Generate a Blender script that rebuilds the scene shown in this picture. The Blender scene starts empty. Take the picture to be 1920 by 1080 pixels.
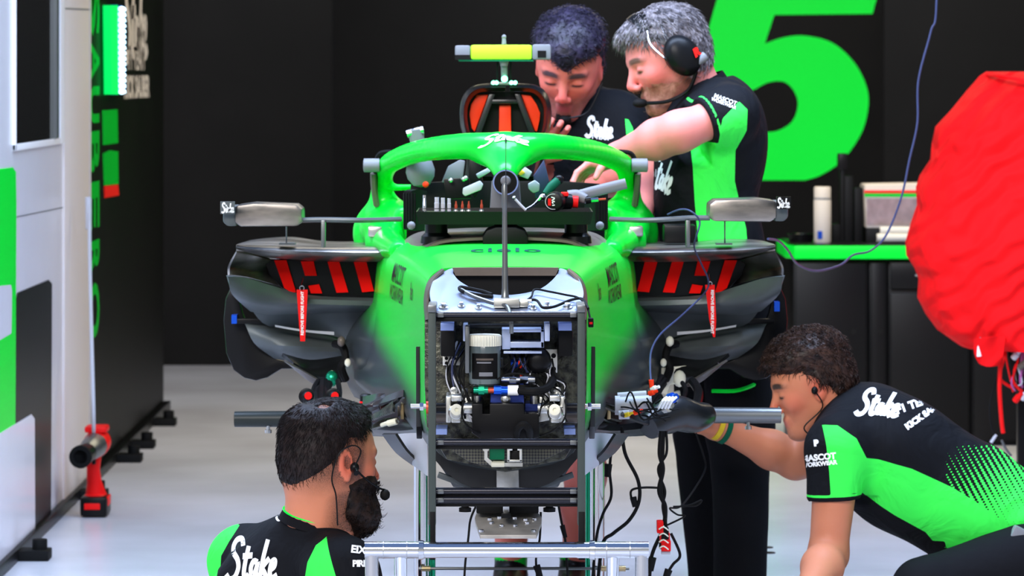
import bpy, bmesh, math, random
import numpy as np
from mathutils import Vector, Matrix, Euler
from mathutils.bvhtree import BVHTree
random.seed(7); np.random.seed(7)
S = bpy.context.scene
C = S.collection
PI = math.pi
F, CX, HY, CH = 7650.0, 948.0, 140.0, 1.4        # focal length in px, vanishing column, horizon row, eye height

# ---------------------------------------------------------------- camera, world, lights, exposure
cam_d = bpy.data.cameras.new('camera'); cam = bpy.data.objects.new('camera', cam_d); C.objects.link(cam)
cam.location = (0, 0, CH); cam.rotation_euler = (PI/2, 0, 0)
cam_d.sensor_width = 36; cam_d.lens = F/1920*36
cam_d.shift_x = (960-CX)/1920; cam_d.shift_y = -(540-HY)/1920
cam_d.clip_end = 200; cam_d.clip_start = .1
cam_d.dof.use_dof = True; cam_d.dof.focus_distance = 8.35; cam_d.dof.aperture_fstop = 10
S.camera = cam
S.view_settings.view_transform = 'Standard'; S.view_settings.look = 'None'
S.view_settings.gamma = 1; S.view_settings.use_curve_mapping = False
S.view_settings.exposure = 0.0
wd = bpy.data.worlds.new('sky'); S.world = wd; wd.use_nodes = True
nt = wd.node_tree; nt.nodes.clear()
wo = nt.nodes.new('ShaderNodeOutputWorld'); bg = nt.nodes.new('ShaderNodeBackground')
tc = nt.nodes.new('ShaderNodeTexCoord'); sx = nt.nodes.new('ShaderNodeSeparateXYZ'); cr = nt.nodes.new('ShaderNodeValToRGB')
cr.color_ramp.elements[0].position = 0.0; cr.color_ramp.elements[0].color = (1.0, .95, .88, 1)
cr.color_ramp.elements[1].position = .75; cr.color_ramp.elements[1].color = (.30, .48, 1.0, 1)
e = cr.color_ramp.elements.new(.28); e.color = (.80, .88, 1.0, 1)
nt.links.new(tc.outputs['Generated'], sx.inputs[0]); nt.links.new(sx.outputs['Z'], cr.inputs[0])
nt.links.new(cr.outputs[0], bg.inputs[0]); bg.inputs[1].default_value = .55
nt.links.new(bg.outputs[0], wo.inputs[0])
def area(name, loc, target, sx_, sy_, power, col):
    l = bpy.data.lights.new(name, 'AREA'); l.shape = 'RECTANGLE'; l.size = sx_; l.size_y = sy_; l.energy = power; l.color = col
    o = bpy.data.objects.new(name, l); C.objects.link(o); o.location = loc
    o.rotation_euler = (Vector(target)-Vector(loc)).to_track_quat('-Z', 'Y').to_euler()
    return o
area('garage_strip_light', (0, 9.6, 3.3), (0, 9.9, 0), 3.4, 1.0, 330, (.55, .70, 1.0))
area('garage_ceiling_light', (1.2, 14.8, 2.9), (1.2, 14.8, 0), 4.0, .5, 90, (1.0, .86, .6))
area('garage_door_daylight', (-3.2, -1.5, 6.6), (0, 10.5, .6), 7, 3.0, 1500, (1.0, .95, .92))
area('added_wall_fill', (1.2, 16.0, 3.3), (1.0, 19.6, 1.1), 5.0, .5, 130, (1.0, .97, .92))  # fill lamp added to brighten the numeral on the back wall

# ---------------------------------------------------------------- materials
MATS = {}
def node_mat(name):
    m = bpy.data.materials.new(name); m.use_nodes = True
    return m, m.node_tree, m.node_tree.nodes['Principled BSDF']
def mat(name, col, rough=.5, metal=0, noise=0, nscale=20, bump=0, bscale=60, coat=0, emit=0, spec=.5, col2=None, trans=0, stretch=(1,1,1), sheen=0):
    if name in MATS: return MATS[name]
    m, t, p = node_mat(name)
    p.inputs['Base Color'].default_value = (*col, 1); p.inputs['Roughness'].default_value = rough
    p.inputs['Metallic'].default_value = metal; p.inputs['Coat Weight'].default_value = coat
    p.inputs['Coat Roughness'].default_value = .08; p.inputs['Specular IOR Level'].default_value = spec if spec != .5 else (.14 if max(col) < .05 and not metal and not coat else (.12 if rough > .34 else .3))
    p.inputs['Transmission Weight'].default_value = trans; p.inputs['Sheen Weight'].default_value = sheen
    if emit: p.inputs['Emission Color'].default_value = (*col, 1); p.inputs['Emission Strength'].default_value = emit
    g = t.nodes.new('ShaderNodeTexCoord'); mp = t.nodes.new('ShaderNodeMapping'); mp.inputs['Scale'].default_value = stretch
    t.links.new(g.outputs['Object'], mp.inputs[0])
    if noise or col2:
        n = t.nodes.new('ShaderNodeTexNoise'); n.inputs['Scale'].default_value = nscale; n.inputs['Detail'].default_value = 5
        r = t.nodes.new('ShaderNodeValToRGB'); t.links.new(mp.outputs[0], n.inputs[0]); t.links.new(n.outputs[0], r.inputs[0])
        c2 = col2 or tuple(c*(1-noise) for c in col)
        r.color_ramp.elements[0].position = .35; r.color_ramp.elements[0].color = (*c2, 1)
        r.color_ramp.elements[1].position = .65; r.color_ramp.elements[1].color = (*col, 1)
        t.links.new(r.outputs[0], p.inputs['Base Color'])
    if bump:
        n = t.nodes.new('ShaderNodeTexNoise'); n.inputs['Scale'].default_value = bscale; n.inputs['Detail'].default_value = 4
        b = t.nodes.new('ShaderNodeBump'); b.inputs['Strength'].default_value = bump; b.inputs['Distance'].default_value = .01
        t.links.new(mp.outputs[0], n.inputs[0]); t.links.new(n.outputs[0], b.inputs['Height']); t.links.new(b.outputs[0], p.inputs['Normal'])
    MATS[name] = m; return m
GRN = (.004, .70, .045)
M = dict(
 black=mat('matt black', (.003,.003,.003), .5), bplastic=mat('black plastic', (.0045,.0045,.005), .35), brub=mat('black rubber', (.005,.005,.005), .7),
 wallblack=mat('black wall board', (.0045,.0042,.004), .45, spec=.1, noise=.3, nscale=3), white=mat('white laminate', (.90,.88,.93), .22, noise=.05, nscale=2),
 offw=mat('cream trim', (.74,.68,.65), .4), green=mat('gloss green paint', (.0,.66,.03), .35, coat=.22), wgreen=mat('green vinyl', (.0,.86,.045), .35),
 wgreen2=mat('green print', (.0,.50,.03), .35), inkg=mat('grey green ink', (.008,.075,.06), .4), dgreen=mat('dark green ink', (.003,.10,.05), .5), prnt=mat('white print', (.85,.85,.85), .5), oprnt=mat('cream print', (.62,.56,.50), .5),
 bprnt=mat('black print', (.012,.012,.014), .35), red=mat('red print', (.8,.012,.008), .5), redp=mat('red plastic', (.78,.008,.008), .42), orange=mat('orange intake blank', (1.0,.05,.012), .4),
 tred=mat('red cover tape', (.88,.006,.004), .7, spec=.04), chrome=mat('polished steel', (.66,.67,.68), .09, 1), steel=mat('machined steel', (.55,.56,.55), .28, 1, noise=.25, nscale=30, bump=.05),
 alu=mat('milled aluminium', (.72,.72,.66), .32, 1, noise=.2, nscale=25), plate=mat('blue reflection tinted metal', (.50,.58,.78), .3, .6, noise=.12, nscale=9), skidm=mat('brushed skid metal', (.50,.47,.42), .5, .45, noise=.3, nscale=18), gunmetal=mat('grey metal', (.16,.17,.17), .35, .8),  # mounting plate metal carries the blue overhead reflection in its base colour
 frame=mat('grey green painted frame', (.055,.068,.062), .4, .3), frameb=mat('black anodised bar', (.03,.03,.035), .22, .8),
 carb=mat('dark carbon', (.010,.011,.012), .34, 0, noise=.5, nscale=14, coat=.12), carbg=mat('grey carbon', (.22,.205,.20), .36, .6, noise=.3, nscale=6, coat=.2),
 carbs=mat('streaked carbon', (.34,.30,.26), .3, .75, col2=(.045,.045,.045), nscale=9, stretch=(.6,1,2.2)), dbar=mat('dark painted tube', (.022,.027,.026), .35), carbt=mat('slate carbon', (.11,.125,.13), .42, .35, noise=.25, nscale=7), carbm=mat('marbled forged carbon', (.005,.005,.005), .3, .2, col2=(.075,.075,.05), nscale=75, bump=.3, bscale=160),
 carbw=mat('woven carbon', (.02,.02,.016), .35, .3), brown=mat('brown carbon', (.17,.14,.115), .35, .2, noise=.3, nscale=8),
 yel=mat('fluorescent yellow', (.40,.92,.03), .35), led=mat('green lamp', (.15,1.0,.5), .4, emit=7), ledw=mat('white blue lamp', (.55,.85,1.0), .4, emit=4), ledg=mat('green lit screen', (.0,.9,.12), .4, emit=.55),
 dblue=mat('deep blue painted reflection', (.04,.07,.33), .3, .5), blue=mat('blue anodised', (.01,.09,.62), .25, .6), lblue=mat('pale blue bracket', (.25,.33,.62), .35, .5), teal=mat('green anodised', (.01,.32,.16), .25, .7), cream=mat('ribbed cream cap', (.80,.78,.62), .5),  # deep blue of the rack covers is a reflection put into the colour
 fluid=mat('translucent reservoir', (.10,.13,.13), .15, 0, coat=.6), copper=mat('copper washer', (.5,.08,.04), .4, .6), grey=mat('mid grey plastic', (.18,.185,.20), .4), lgrey=mat('light grey plastic', (.5,.51,.55), .35),
 trous=mat('black trousers cloth', (.0045,.0045,.006), .85, bump=.35, bscale=22, spec=.12), purple=mat('pink lead', (.45,.12,.35), .5), bluew=mat('blue grey wire', (.045,.055,.12), .4),
 gold=mat('gold foil', (.5,.38,.2), .3, .8), paper=mat('white paper', (.65,.63,.58), .6), eye=mat('eyeball', (.5,.45,.45), .2), glassd=mat('dark window glass', (.012,.014,.014), .06, 0, coat=1),
 magnet=mat('dull magnet black', (.005,.006,.006), .3), yellow=mat('yellow band', (.7,.5,.03), .5),
)
# ---------------------------------------------------------------- helpers
def P(px, py, Y): return Vector(((px-CX)*Y/F, Y, CH-(py-HY)*Y/F))
def tag(o, label=None, cat=None, group=None, kind=None):
    if label: o['label'] = label
    if cat: o['category'] = cat
    if group: o['group'] = group
    if kind: o['kind'] = kind
    return o
def thing(name, label, cat, loc=(0,0,0), group=None):
    o = bpy.data.objects.new(name, None); C.objects.link(o); o.location = loc; o.empty_display_size = .05
    return tag(o, label, cat, group)
def frame_from(d):
    d = Vector(d).normalized(); a = Vector((0,0,1)) if abs(d.z) < .9 else Vector((1,0,0))
    u = d.cross(a).normalized(); v = u.cross(d).normalized(); return u, v, d
def spline(pts, n=8, closed=False):
    pts = [Vector(tuple(p)[:3]) for p in pts]; out = []; m = len(pts)
    if m < 3: return pts
    for i in range(m if closed else m-1):
        g = (lambda k: pts[k % m]) if closed else (lambda k: pts[min(max(k,0),m-1)])
        p0, p1, p2, p3 = g(i-1), g(i), g(i+1), g(i+2)
        for j in range(n):
            t = j/n; t2 = t*t; t3 = t2*t
            out.append(.5*((2*p1)+(p2-p0)*t+(2*p0-5*p1+4*p2-p3)*t2+(3*p1-p0-3*p2+p3)*t3))
    if not closed: out.append(pts[-1])
    return out
class B:
    def __init__(s): s.bm = bmesh.new()
    def face(s, vs):
        try: return s.bm.faces.new(vs)
        except ValueError: return None
    def box(s, c, size, rot=None, bev=0):
        mtx = Matrix.Translation(Vector(c)) @ (rot.to_4x4() if rot is not None else Matrix.Identity(4)) @ Matrix.Diagonal((*size, 1))
        r = bmesh.ops.create_cube(s.bm, size=1, matrix=mtx)
        if bev:
            es = list({e for v in r['verts'] for e in v.link_edges})
            bmesh.ops.bevel(s.bm, geom=es, offset=bev, segments=2, affect='EDGES', profile=.6)
        return s
    def boxp(s, px0, py0, px1, py1, Y0, Y1, bev=0):                  # box whose front face spans these image rows/columns at depth Y0
        a = P(px0, py0, Y0); b = P(px1, py1, Y0)
        return s.box(((a.x+b.x)/2, (Y0+Y1)/2, (a.z+b.z)/2), (abs(a.x-b.x), Y1-Y0, abs(a.z-b.z)), bev=bev)
    def ring(s, c, u, v, r, seg, ru=None):
        return [s.bm.verts.new(c+u*math.cos(2*PI*k/seg)*(ru or r)+v*math.sin(2*PI*k/seg)*r) for k in range(seg)]
    def skin(s, rings, cap=True, close=False):
        n = len(rings[0])
        for a, b in zip(rings, rings[1:]+([rings[0]] if close else [])):
            for k in range(n): s.face((a[k], a[(k+1) % n], b[(k+1) % n], b[k]))
        if cap and not close: s.face(list(reversed(rings[0]))); s.face(rings[-1])
        return s
    def loft(s, rings, cap=True):
        return s.skin([[s.bm.verts.new(Vector(p)) for p in r] for r in rings], cap)
    def cyl(s, a, b, r, r2=None, seg=20):
        a, b = Vector(a), Vector(b); u, v, d = frame_from(b-a)
        return s.skin([s.ring(a, u, v, r, seg), s.ring(b, u, v, r if r2 is None else r2, seg)])
    def lathe(s, base, axis, prof, seg=24, fr=None):                 # prof: (radius, height)
        base = Vector(base); u, v, d = fr or frame_from(axis)
        return s.skin([s.ring(base+d*h, u, v, max(r, 1e-4), seg) for r, h in prof])
    def tube(s, pts, r, seg=8, n=6, flat=None):
        raw = [Vector(p) for p in pts]
        P_ = spline(raw, n) if n else raw
        m = len(P_); rr = r if isinstance(r, (list, tuple)) else None
        rings = []; u = None
        for i, p in enumerate(P_):
            d = (P_[min(i+1, m-1)]-P_[max(i-1, 0)]).normalized()
            if u is None: u, v, _ = frame_from(d)
            else:
                u = (u-d*u.dot(d)).normalized(); v = u.cross(d).normalized()
            if rr:
                f = i/(m-1)*(len(rr)-1); k = min(int(f), len(rr)-2); q = rr[k]+(rr[k+1]-rr[k])*(f-k)
            else: q = r
            rings.append(s.ring(p, u, v, q, seg, q*(flat or 1)))
        return s.skin(rings)
    def prism(s, poly, o, u, v, dep):                                 # poly of (a, b); extruded by vector dep
        o, u, v, dep = Vector(o), Vector(u), Vector(v), Vector(dep)
        lo = [s.bm.verts.new(o+u*a+v*b) for a, b in poly]; hi = [s.bm.verts.new(p.co+dep) for p in lo]
        n = len(lo); s.face(lo); s.face(list(reversed(hi)))
        for k in range(n): s.face((lo[k], hi[k], hi[(k+1) % n], lo[(k+1) % n]))
        return s
    def polyp(s, pts, Y0, Y1):                                        # outline in image coordinates at depth Y0, extruded back to Y1
        q = [P(a, b, Y0) for a, b in pts]
        return s.prism([(p.x, p.z) for p in q], (0, Y0, 0), (1,0,0), (0,0,1), (0, Y1-Y0, 0))
    def ball(s, c, r, sub=2, sc=(1,1,1)):
        bmesh.ops.create_icosphere(s.bm, subdivisions=sub, radius=r, matrix=Matrix.Translation(Vector(c)) @ Matrix.Diagonal((*sc, 1))); return s
    def sheet(s, rows, thick=.006, n=5, closed_u=False):              # rows of control points -> smooth surface with thickness
        R1 = [spline(r, n) for r in rows]; cols = list(zip(*R1)); cols = [spline(list(c), n) for c in cols]
        g = [[s.bm.verts.new(p) for p in c] for c in cols]; fs = []
        for a, b in zip(g, g[1:]):
            for k in range(len(a)-1):
                f = s.face((a[k], a[k+1], b[k+1], b[k]))
                if f: fs.append(f)
        if thick:
            bmesh.ops.recalc_face_normals(s.bm, faces=fs)
            bmesh.ops.solidify(s.bm, geom=fs, thickness=thick)
        return s
    def mirror(s):
        g = bmesh.ops.duplicate(s.bm, geom=s.bm.verts[:]+s.bm.edges[:]+s.bm.faces[:])
        for e in g['geom']:
            if isinstance(e, bmesh.types.BMVert): e.co.x = -e.co.x
        return s
    def out(s, name, m, parent=None, ang=35, bev=0, **kw):
        bm = s.bm
        bmesh.ops.recalc_face_normals(bm, faces=bm.faces[:])
        if bev:
            es = [e for e in bm.edges if len(e.link_faces) == 2 and e.calc_face_angle(0) > .6]
            bmesh.ops.bevel(bm, geom=es, offset=bev, segments=2, affect='EDGES', profile=.6, clamp_overlap=True)
        me = bpy.data.meshes.new(name); bm.to_mesh(me); bm.free()
        return link_mesh(name, me, m, parent, ang, **kw)
def link_mesh(name, me, m, parent=None, ang=35, **kw):
    me.shade_smooth(); me.set_sharp_from_angle(angle=math.radians(ang))
    me.materials.append(M[m] if isinstance(m, str) else m)
    o = bpy.data.objects.new(name, me); C.objects.link(o)
    if parent:
        o.parent = parent
        w = Matrix.Identity(4); q = parent
        while q: w = Matrix.Translation(q.location) @ w; q = q.parent
        o.location = -w.translation
    return tag(o, **kw)
def recenter(o):                                                       # give a lone mesh its origin at the foot of its own bulk
    me = o.data; co = [v.co for v in me.vertices]
    c = Vector((sum(v.x for v in co)/len(co), sum(v.y for v in co)/len(co), min(v.z for v in co)))
    me.transform(Matrix.Translation(-c)); o.location = o.location+c; return o
def struct(o): o['kind'] = 'structure'; return o
# lettering: flat meshes in the (x, y) plane
def text_flat(s, size, bold=0, shear=0, sp=1.0):
    cu = bpy.data.curves.new('lettering', 'FONT'); cu.body = s; cu.size = size; cu.offset = bold; cu.shear = shear; cu.resolution_u = 3
    cu.align_x = 'CENTER'; cu.align_y = 'CENTER'; cu.space_character = sp
    o = bpy.data.objects.new('lettering', cu); C.objects.link(o)
    me = bpy.data.meshes.new_from_object(o.evaluated_get(bpy.context.evaluated_depsgraph_get()))
    vs = [(v.co.x, v.co.y) for v in me.vertices]; fs = [tuple(p.vertices) for p in me.polygons]
    bpy.data.objects.remove(o); bpy.data.curves.remove(cu); bpy.data.meshes.remove(me)
    return vs, fs
STAKE = [[(.24,.86),(.20,.98),(.10,.97),(.04,.86),(.06,.74),(.16,.62),(.20,.48),(.15,.32),(.04,.28),(-.04,.36)],
         [(.36,.86),(.33,.60),(.33,.38),(.38,.32),(.43,.38)], [(.26,.68),(.46,.70)],
         [(.58,.58),(.50,.60),(.46,.48),(.50,.36),(.56,.42),(.59,.58),(.58,.40),(.64,.34)],
         [(.74,.98),(.69,.66),(.67,.30)], [(.82,.66),(.70,.50),(.76,.40),(.84,.28)],
         [(.86,.46),(.94,.52),(.94,.62),(.88,.60),(.86,.44),(.91,.32),(1.02,.38)]]
def stake_flat(w, h, t=.05, shear=0):
    vs, fs = [], []
    for st in STAKE:
        p = spline([Vector((x, y, 0)) for x, y in st], 4); k0 = len(vs)
        for i, q in enumerate(p):
            d = (p[min(i+1, len(p)-1)]-p[max(i-1, 0)]); d.normalize(); nrm = Vector((-d.y, d.x))
            for sg in (-1, 1):
                x = q.x+nrm.x*t*.5*sg; y = q.y+nrm.y*t*.62*sg
                vs.append(((x-.48+shear*(y-.62))*w, (y-.62)*h/.7))
        for i in range(len(p)-1): fs.append((k0+2*i, k0+2*i+1, k0+2*i+3, k0+2*i+2))
    return vs, fs
def decal(name, flat, o, u, v, m, parent=None, bvh=None, d=None, lift=.0015, sub=0, jump=.17, **kw):
    """flat lettering carried to a frame (o,u,v); with a bvh it is laid on that surface along direction d"""
    o, u, v = Vector(o), Vector(u), Vector(v); bm = bmesh.new()
    vv = [bm.verts.new(o+u*x+v*y) for x, y in flat[0]]
    for f in flat[1]:
        try: bm.faces.new([vv[i] for i in f])
        except ValueError: pass
    if sub:
        for _ in range(4):
            es = [e for e in bm.edges if e.calc_length() > sub]
            if not es: break
            bmesh.ops.subdivide_edges(bm, edges=es, cuts=1)
            bmesh.ops.triangulate(bm, faces=[f for f in bm.faces if len(f.verts) > 4])
    if bvh:
        d = (o-Vector((0,0,CH))).normalized() if d == 'view' else Vector(d).normalized()
        hit = []
        for q in bm.verts: h = bvh.ray_cast(q.co-d*.6, d, 1.6); hit.append((q, h[0]))
        ds = sorted((h-o).dot(d) for q, h in hit if h is not None); md = ds[len(ds)//2] if ds else 0; dead = []
        for q, h in hit:
            if h is None or abs((h-o).dot(d)-md) > jump: dead.append(q)
            else: q.co = h-d*lift
        bmesh.ops.delete(bm, geom=dead, context='VERTS')
    me = bpy.data.meshes.new(name); bm.to_mesh(me); bm.free()
    return link_mesh(name, me, m, parent, **kw)
def bvh_of(o):
    dg = bpy.context.evaluated_depsgraph_get(); bpy.context.view_layer.update()
    me = o.data; mw = o.matrix_world
    return BVHTree.FromPolygons([mw @ v.co for v in me.vertices], [tuple(p.vertices) for p in me.polygons])

# ---------------------------------------------------------------- the setting
def floor_mat():
    m, t, p = node_mat('painted floor'); g = t.nodes.new('ShaderNodeTexCoord')
    n = t.nodes.new('ShaderNodeTexNoise'); n.inputs['Scale'].default_value = 1.4; n.inputs['Detail'].default_value = 6
    r = t.nodes.new('ShaderNodeValToRGB'); r.color_ramp.elements[0].position = .3; r.color_ramp.elements[0].color = (.64,.63,.66,1)
    r.color_ramp.elements[1].position = .7; r.color_ramp.elements[1].color = (.74,.74,.79,1)
    t.links.new(g.outputs['Object'], n.inputs[0]); t.links.new(n.outputs[0], r.inputs[0]); t.links.new(r.outputs[0], p.inputs['Base Color'])
    r2 = t.nodes.new('ShaderNodeMapRange'); r2.inputs[3].default_value = .16; r2.inputs[4].default_value = .32
    t.links.new(n.outputs[0], r2.inputs[0]); t.links.new(r2.outputs[0], p.inputs['Roughness']); return m
M['floor'] = floor_mat()
fl = B().box((1, 6, -.05), (14, 34, .1)).out('floor', 'floor'); struct(fl)
YB = 19.65
wb = B().box((.5, YB+.12, 1.8), (10, .2, 3.6)).out('wall_back', 'wallblack'); struct(wb)
xs = [-4.5]+[P(x, 0, YB).x for x in (625, 1655)]+[3.4, 5.5]
for a, b in zip(xs, xs[1:]):
    B().box(((a+b)/2, YB+.01, 1.8), (b-a-.012, .02, 3.6)).out('panel', 'wallblack', wb, bev=.002)
FIVE = [(1366,-80),(1664,-80),(1636,26),(1452,28),(1434,82),(1470,70),(1510,67),(1560,80),(1600,115),(1624,160),(1628,200),(1615,250),(1580,300),(1540,328),(1510,338),(1270,338),(1290,247),(1420,247),(1455,246),(1485,228),(1496,195),(1487,168),(1468,153),(1440,155),(1415,168),(1395,172),(1290,172),(1318,92)]
FIVE = FIVE[:4]+[tuple(p[:2]) for p in spline([Vector((a, b, 0)) for a, b in FIVE[4:15]], 5)]+[FIVE[15], FIVE[16]]+[tuple(p[:2]) for p in spline([Vector((a, b, 0)) for a, b in FIVE[17:25]], 5)]+FIVE[25:]
B().polyp(FIVE, YB-.003, YB).out('numeral', 'wgreen', wb, label='huge bright green numeral 5 on the black back wall')
WX = -1.42
def W(px, py): Y = -WX*F/(CX-px); return (Y, CH-(py-HY)*Y/F)
def wallpoly(pts, th=.003, x=WX): return B().prism([W(*p) for p in pts], (x, 0, 0), (0,1,0), (0,0,1), (th, 0, 0))
yA, yB_, yC = W(118, 0)[0], W(165, 0)[0], W(311, 0)[0]
wl = B().box((WX-.06, (9.3+yA)/2, 1.8), (.12, yA-9.3, 3.6)).out('wall_left', 'white'); struct(wl)
B().box((WX-.055, (yA+yB_)/2, 1.8), (.12, yB_-yA-.01, 3.6)).out('panel', 'offw', wl, bev=.003)
for r in (395,): B().prism([W(0, 412), W(118, 388), W(118, 390), W(0, 414)], (WX, 0, 0), (0,1,0), (0,0,1), (.001, 0, 0)).out('joint', 'grey', wl)
B().prism([W(118, 15), W(165, 17), W(165, 19), W(118, 17)], (WX+.006, 0, 0), (0,1,0), (0,0,1), (.001, 0, 0)).out('joint', 'grey', wl)
wallpoly([(-40,322),(22,314),(28,322),(29,380),(27,805),(-40,850)]).out('graphic', 'wgreen', wl, label='bright green printed figure on the white wall')
wallpoly([(-40,540),(18,534),(20,545),(19,625),(-40,660)], .004).out('graphic', 'white', wl, label='white gap inside the green printed figure')
wallpoly([(28,560),(32,549),(90,525),(96,532),(94,968),(62,1006),(27,1030)]).out('graphic', 'bprnt', wl, label='black slanted printed figure on the white wall')
wallpoly([(-40,835),(56,777),(62,785),(63,1010),(-40,1105)], .005).out('graphic', 'white', wl, label='white lower stroke of the printed figure')
win = B(); a, b = W(25, 0)[0], W(108, 0)[0]
zt, zb = 3.0, W(60, 265)[1]
for (y0, y1, z0, z1) in ((a-.02, a, zb-.02, zt), (b, b+.13, zb-.02, zt), (a-.02, b, zb-.02, zb), (a-.02, b+.13, zt, zt+.02)):
    win.box((WX+.004, (y0+y1)/2, (z0+z1)/2), (.012, y1-y0, z1-z0))
w1 = win.out('window_1', 'prnt', None, bev=.003); struct(w1)
B().box((WX+.003, (a+b)/2, (zb+zt)/2), (.008, b-a, zt-zb)).out('pane', 'glassd', w1)
B().box((WX+.012, b-.16, (zb+zt)/2), (.012, .03, zt-zb)).out('mullion', 'gunmetal', w1)
# dark partition carrying the team lettering
w2 = B().box((WX-.07, (yB_+yC)/2, 1.8), (.12, yC-yB_, 3.6)).out('wall_left_rear', 'wallblack'); struct(w2)
def onwall(flat, px, py, wd_, hd_, m, x=WX-.008):
    Y, z = W(px, py); return decal('lettering', flat, (x, Y, z), (0,wd_,0), (0,0,hd_), m, w2)
onwall(stake_flat(1, 1, .10), 259, 38, .92, .30, 'oprnt')
onwall(text_flat('F1 TEAM', .3, .006), 260, 112, .62, .42, 'oprnt')
onwall(text_flat('KICK SAUBER', .22, .010), 261, 165, .80, .52, 'oprnt')
# upright run of green letters, nearly edge-on to the lens
for k, (ch, y0, y1) in enumerate((('S', -40, 70), ('A', 75, 155), ('U', 160, 232), ('B', 236, 325), ('E', 330, 432), ('R', 438, 520), ('O', 528, 636))):
    Y, z = W(181, (y0+y1)/2); h = (y1-y0)*Y/F
    vs, fs = text_flat(ch, 1, .03); mx = max(abs(v[0]) for v in vs); my = max(abs(v[1]) for v in vs)
    decal('lettering', ([(b_/my*.5, -a_/mx*.5) for a_, b_ in vs], fs), (WX-.008, Y, z), (0,.36,0), (0,0,h*.96), 'wgreen2', w2)
for pts, mm in (([(197,207),(224,205),(225,268),(198,272)], 'wgreen2'), ([(198,288),(210,282),(225,284),(226,345),(200,348)], 'wgreen2'), ([(200,349),(225,346),(227,366),(201,371)], 'red')):
    wallpoly(pts, .003, WX-.010).out('graphic', mm, w2)
B().box((WX-.01, W(170,0)[0], 1.8), (.02, .03, 3.6)).out('trim_1', 'offw'); struct(bpy.data.objects['trim_1'])
scr = thing('lit_board', 'lit green board with a bright white lamp strip on the black partition', 'light', (WX, W(208,0)[0], W(208,178)[1]))
wallpoly([(193,10),(208,10),(210,177),(195,177)], .025).out('screen', 'ledg', scr)
wallpoly([(208,9),(224,12),(225,176),(209,178)], .022).out('housing', 'blue', scr)
for k in range(16):
    Y, z = W(216.5, 17+k*10.3); B().ball((WX+.024, Y, z), 1, 1, (.012, .11, .010)).out('lamp', 'ledw', scr)
for px, py in ((275,775),(232,825),(206,862),(136,930),(20,1062)):
    Y, z = W(px+6, py)
    B().box((WX+.05, Y, .015), (.11, .10, .03)).cyl((WX+.075, Y, .02), (WX+.075, Y, .06), .022, seg=12).out('foot', 'brub', wl if px < 170 else w2, bev=.004)
B().box((WX+.005, (9.3+yC)/2, .02), (.03, yC-9.3, .035)).out('baseboard_left', 'bplastic', None, bev=.004); struct(bpy.data.objects['baseboard_left'])
cl = B().box((.5, 16.2, 3.45), (10, 7.4, .1)).out('ceiling', 'wallblack'); struct(cl)
wr = B().box((5.4, 15, 1.7), (.2, 9.5, 3.4)).out('wall_right', 'wallblack'); struct(wr)
# rod leaning in the wall corner
rod = B().tube([P(168,372,13.3), P(168.5,500,13.2), P(175,760,12.9), P(177,880,13.1), P(186,968,13.15)], .006, 8).cyl(P(165,370,13.3), P(166,430,13.28), .010, seg=10).out('air_hose', 'lgrey')
tag(rod, 'thin pale grey hose hanging down the corner behind the red wrench', 'hose')
# ---------------------------------------------------------------- bodies: smooth-blended volumes turned into one continuous surface
class Vol:
    def __init__(s): s.ops = []
    def cap(s, a, b, ra, rb=None, k=.02, op='u'):
        s.ops.append((op, k, 'c', np.array(a, float), np.array(b, float), ra, ra if rb is None else rb)); return s
    def chain(s, pts, rs, k=.02):
        for i in range(len(pts)-1): s.cap(pts[i], pts[i+1], rs[i], rs[i+1], k)
        return s
    def ell(s, c, r, R=None, k=.02, op='u'):
        s.ops.append((op, k, 'e', np.array(c, float), np.array(r, float), np.array(R if R is not None else Matrix.Identity(3), float), 0)); return s
    def dist(s, X, Y, Z, init=.12):
        D = np.full(X.shape, init, np.float32); h = X[1,0,0]-X[0,0,0]; o = np.array([X[0,0,0], Y[0,0,0], Z[0,0,0]])
        for op, k, ty, a, b, c, d in s.ops:
            if ty == 'c': r = max(c, d); lo = np.minimum(a, b)-r; hi = np.maximum(a, b)+r
            else: r = b.max(); lo = a-r; hi = a+r
            pad = max(k*1.2, 3*h)+.012
            i0 = np.clip(((lo-pad-o)/h).astype(int), 0, None); i1 = np.clip(((hi+pad-o)/h).astype(int)+2, 0, D.shape)
            if (i1 <= i0).any(): continue
            sl = tuple(slice(p, q) for p, q in zip(i0, i1)); x, y, z = X[sl], Y[sl], Z[sl]
            if ty == 'c':
                ba = b-a; L = max(float(ba@ba), 1e-9)
                t = np.clip(((x-a[0])*ba[0]+(y-a[1])*ba[1]+(z-a[2])*ba[2])/L, 0, 1)
                q = np.sqrt((x-a[0]-t*ba[0])**2+(y-a[1]-t*ba[1])**2+(z-a[2]-t*ba[2])**2)-(c+(d-c)*t)
            else:
                R = c; u, v, w = x-a[0], y-a[1], z-a[2]
                lx = (R[0,0]*u+R[1,0]*v+R[2,0]*w); ly = (R[0,1]*u+R[1,1]*v+R[2,1]*w); lz = (R[0,2]*u+R[1,2]*v+R[2,2]*w)
                k0 = np.sqrt((lx/b[0])**2+(ly/b[1])**2+(lz/b[2])**2)+1e-6
                k1 = np.sqrt((lx/b[0]**2)**2+(ly/b[1]**2)**2+(lz/b[2]**2)**2)+1e-6
                q = k0*(k0-1)/k1
            A = D[sl]
            if op == 'u':
                hh = np.clip(.5+.5*(A-q)/k, 0, 1); D[sl] = A*(1-hh)+q*hh-k*hh*(1-hh)
            else:
                q = -q; hh = np.clip(.5-.5*(A-q)/k, 0, 1); D[sl] = A*(1-hh)+q*hh+k*hh*(1-hh)
        return D
def grid_of(lo, hi, h):
    ax = [np.arange(l, u+h, h, dtype=np.float32) for l, u in zip(lo, hi)]
    return np.meshgrid(*ax, indexing='ij')
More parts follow.
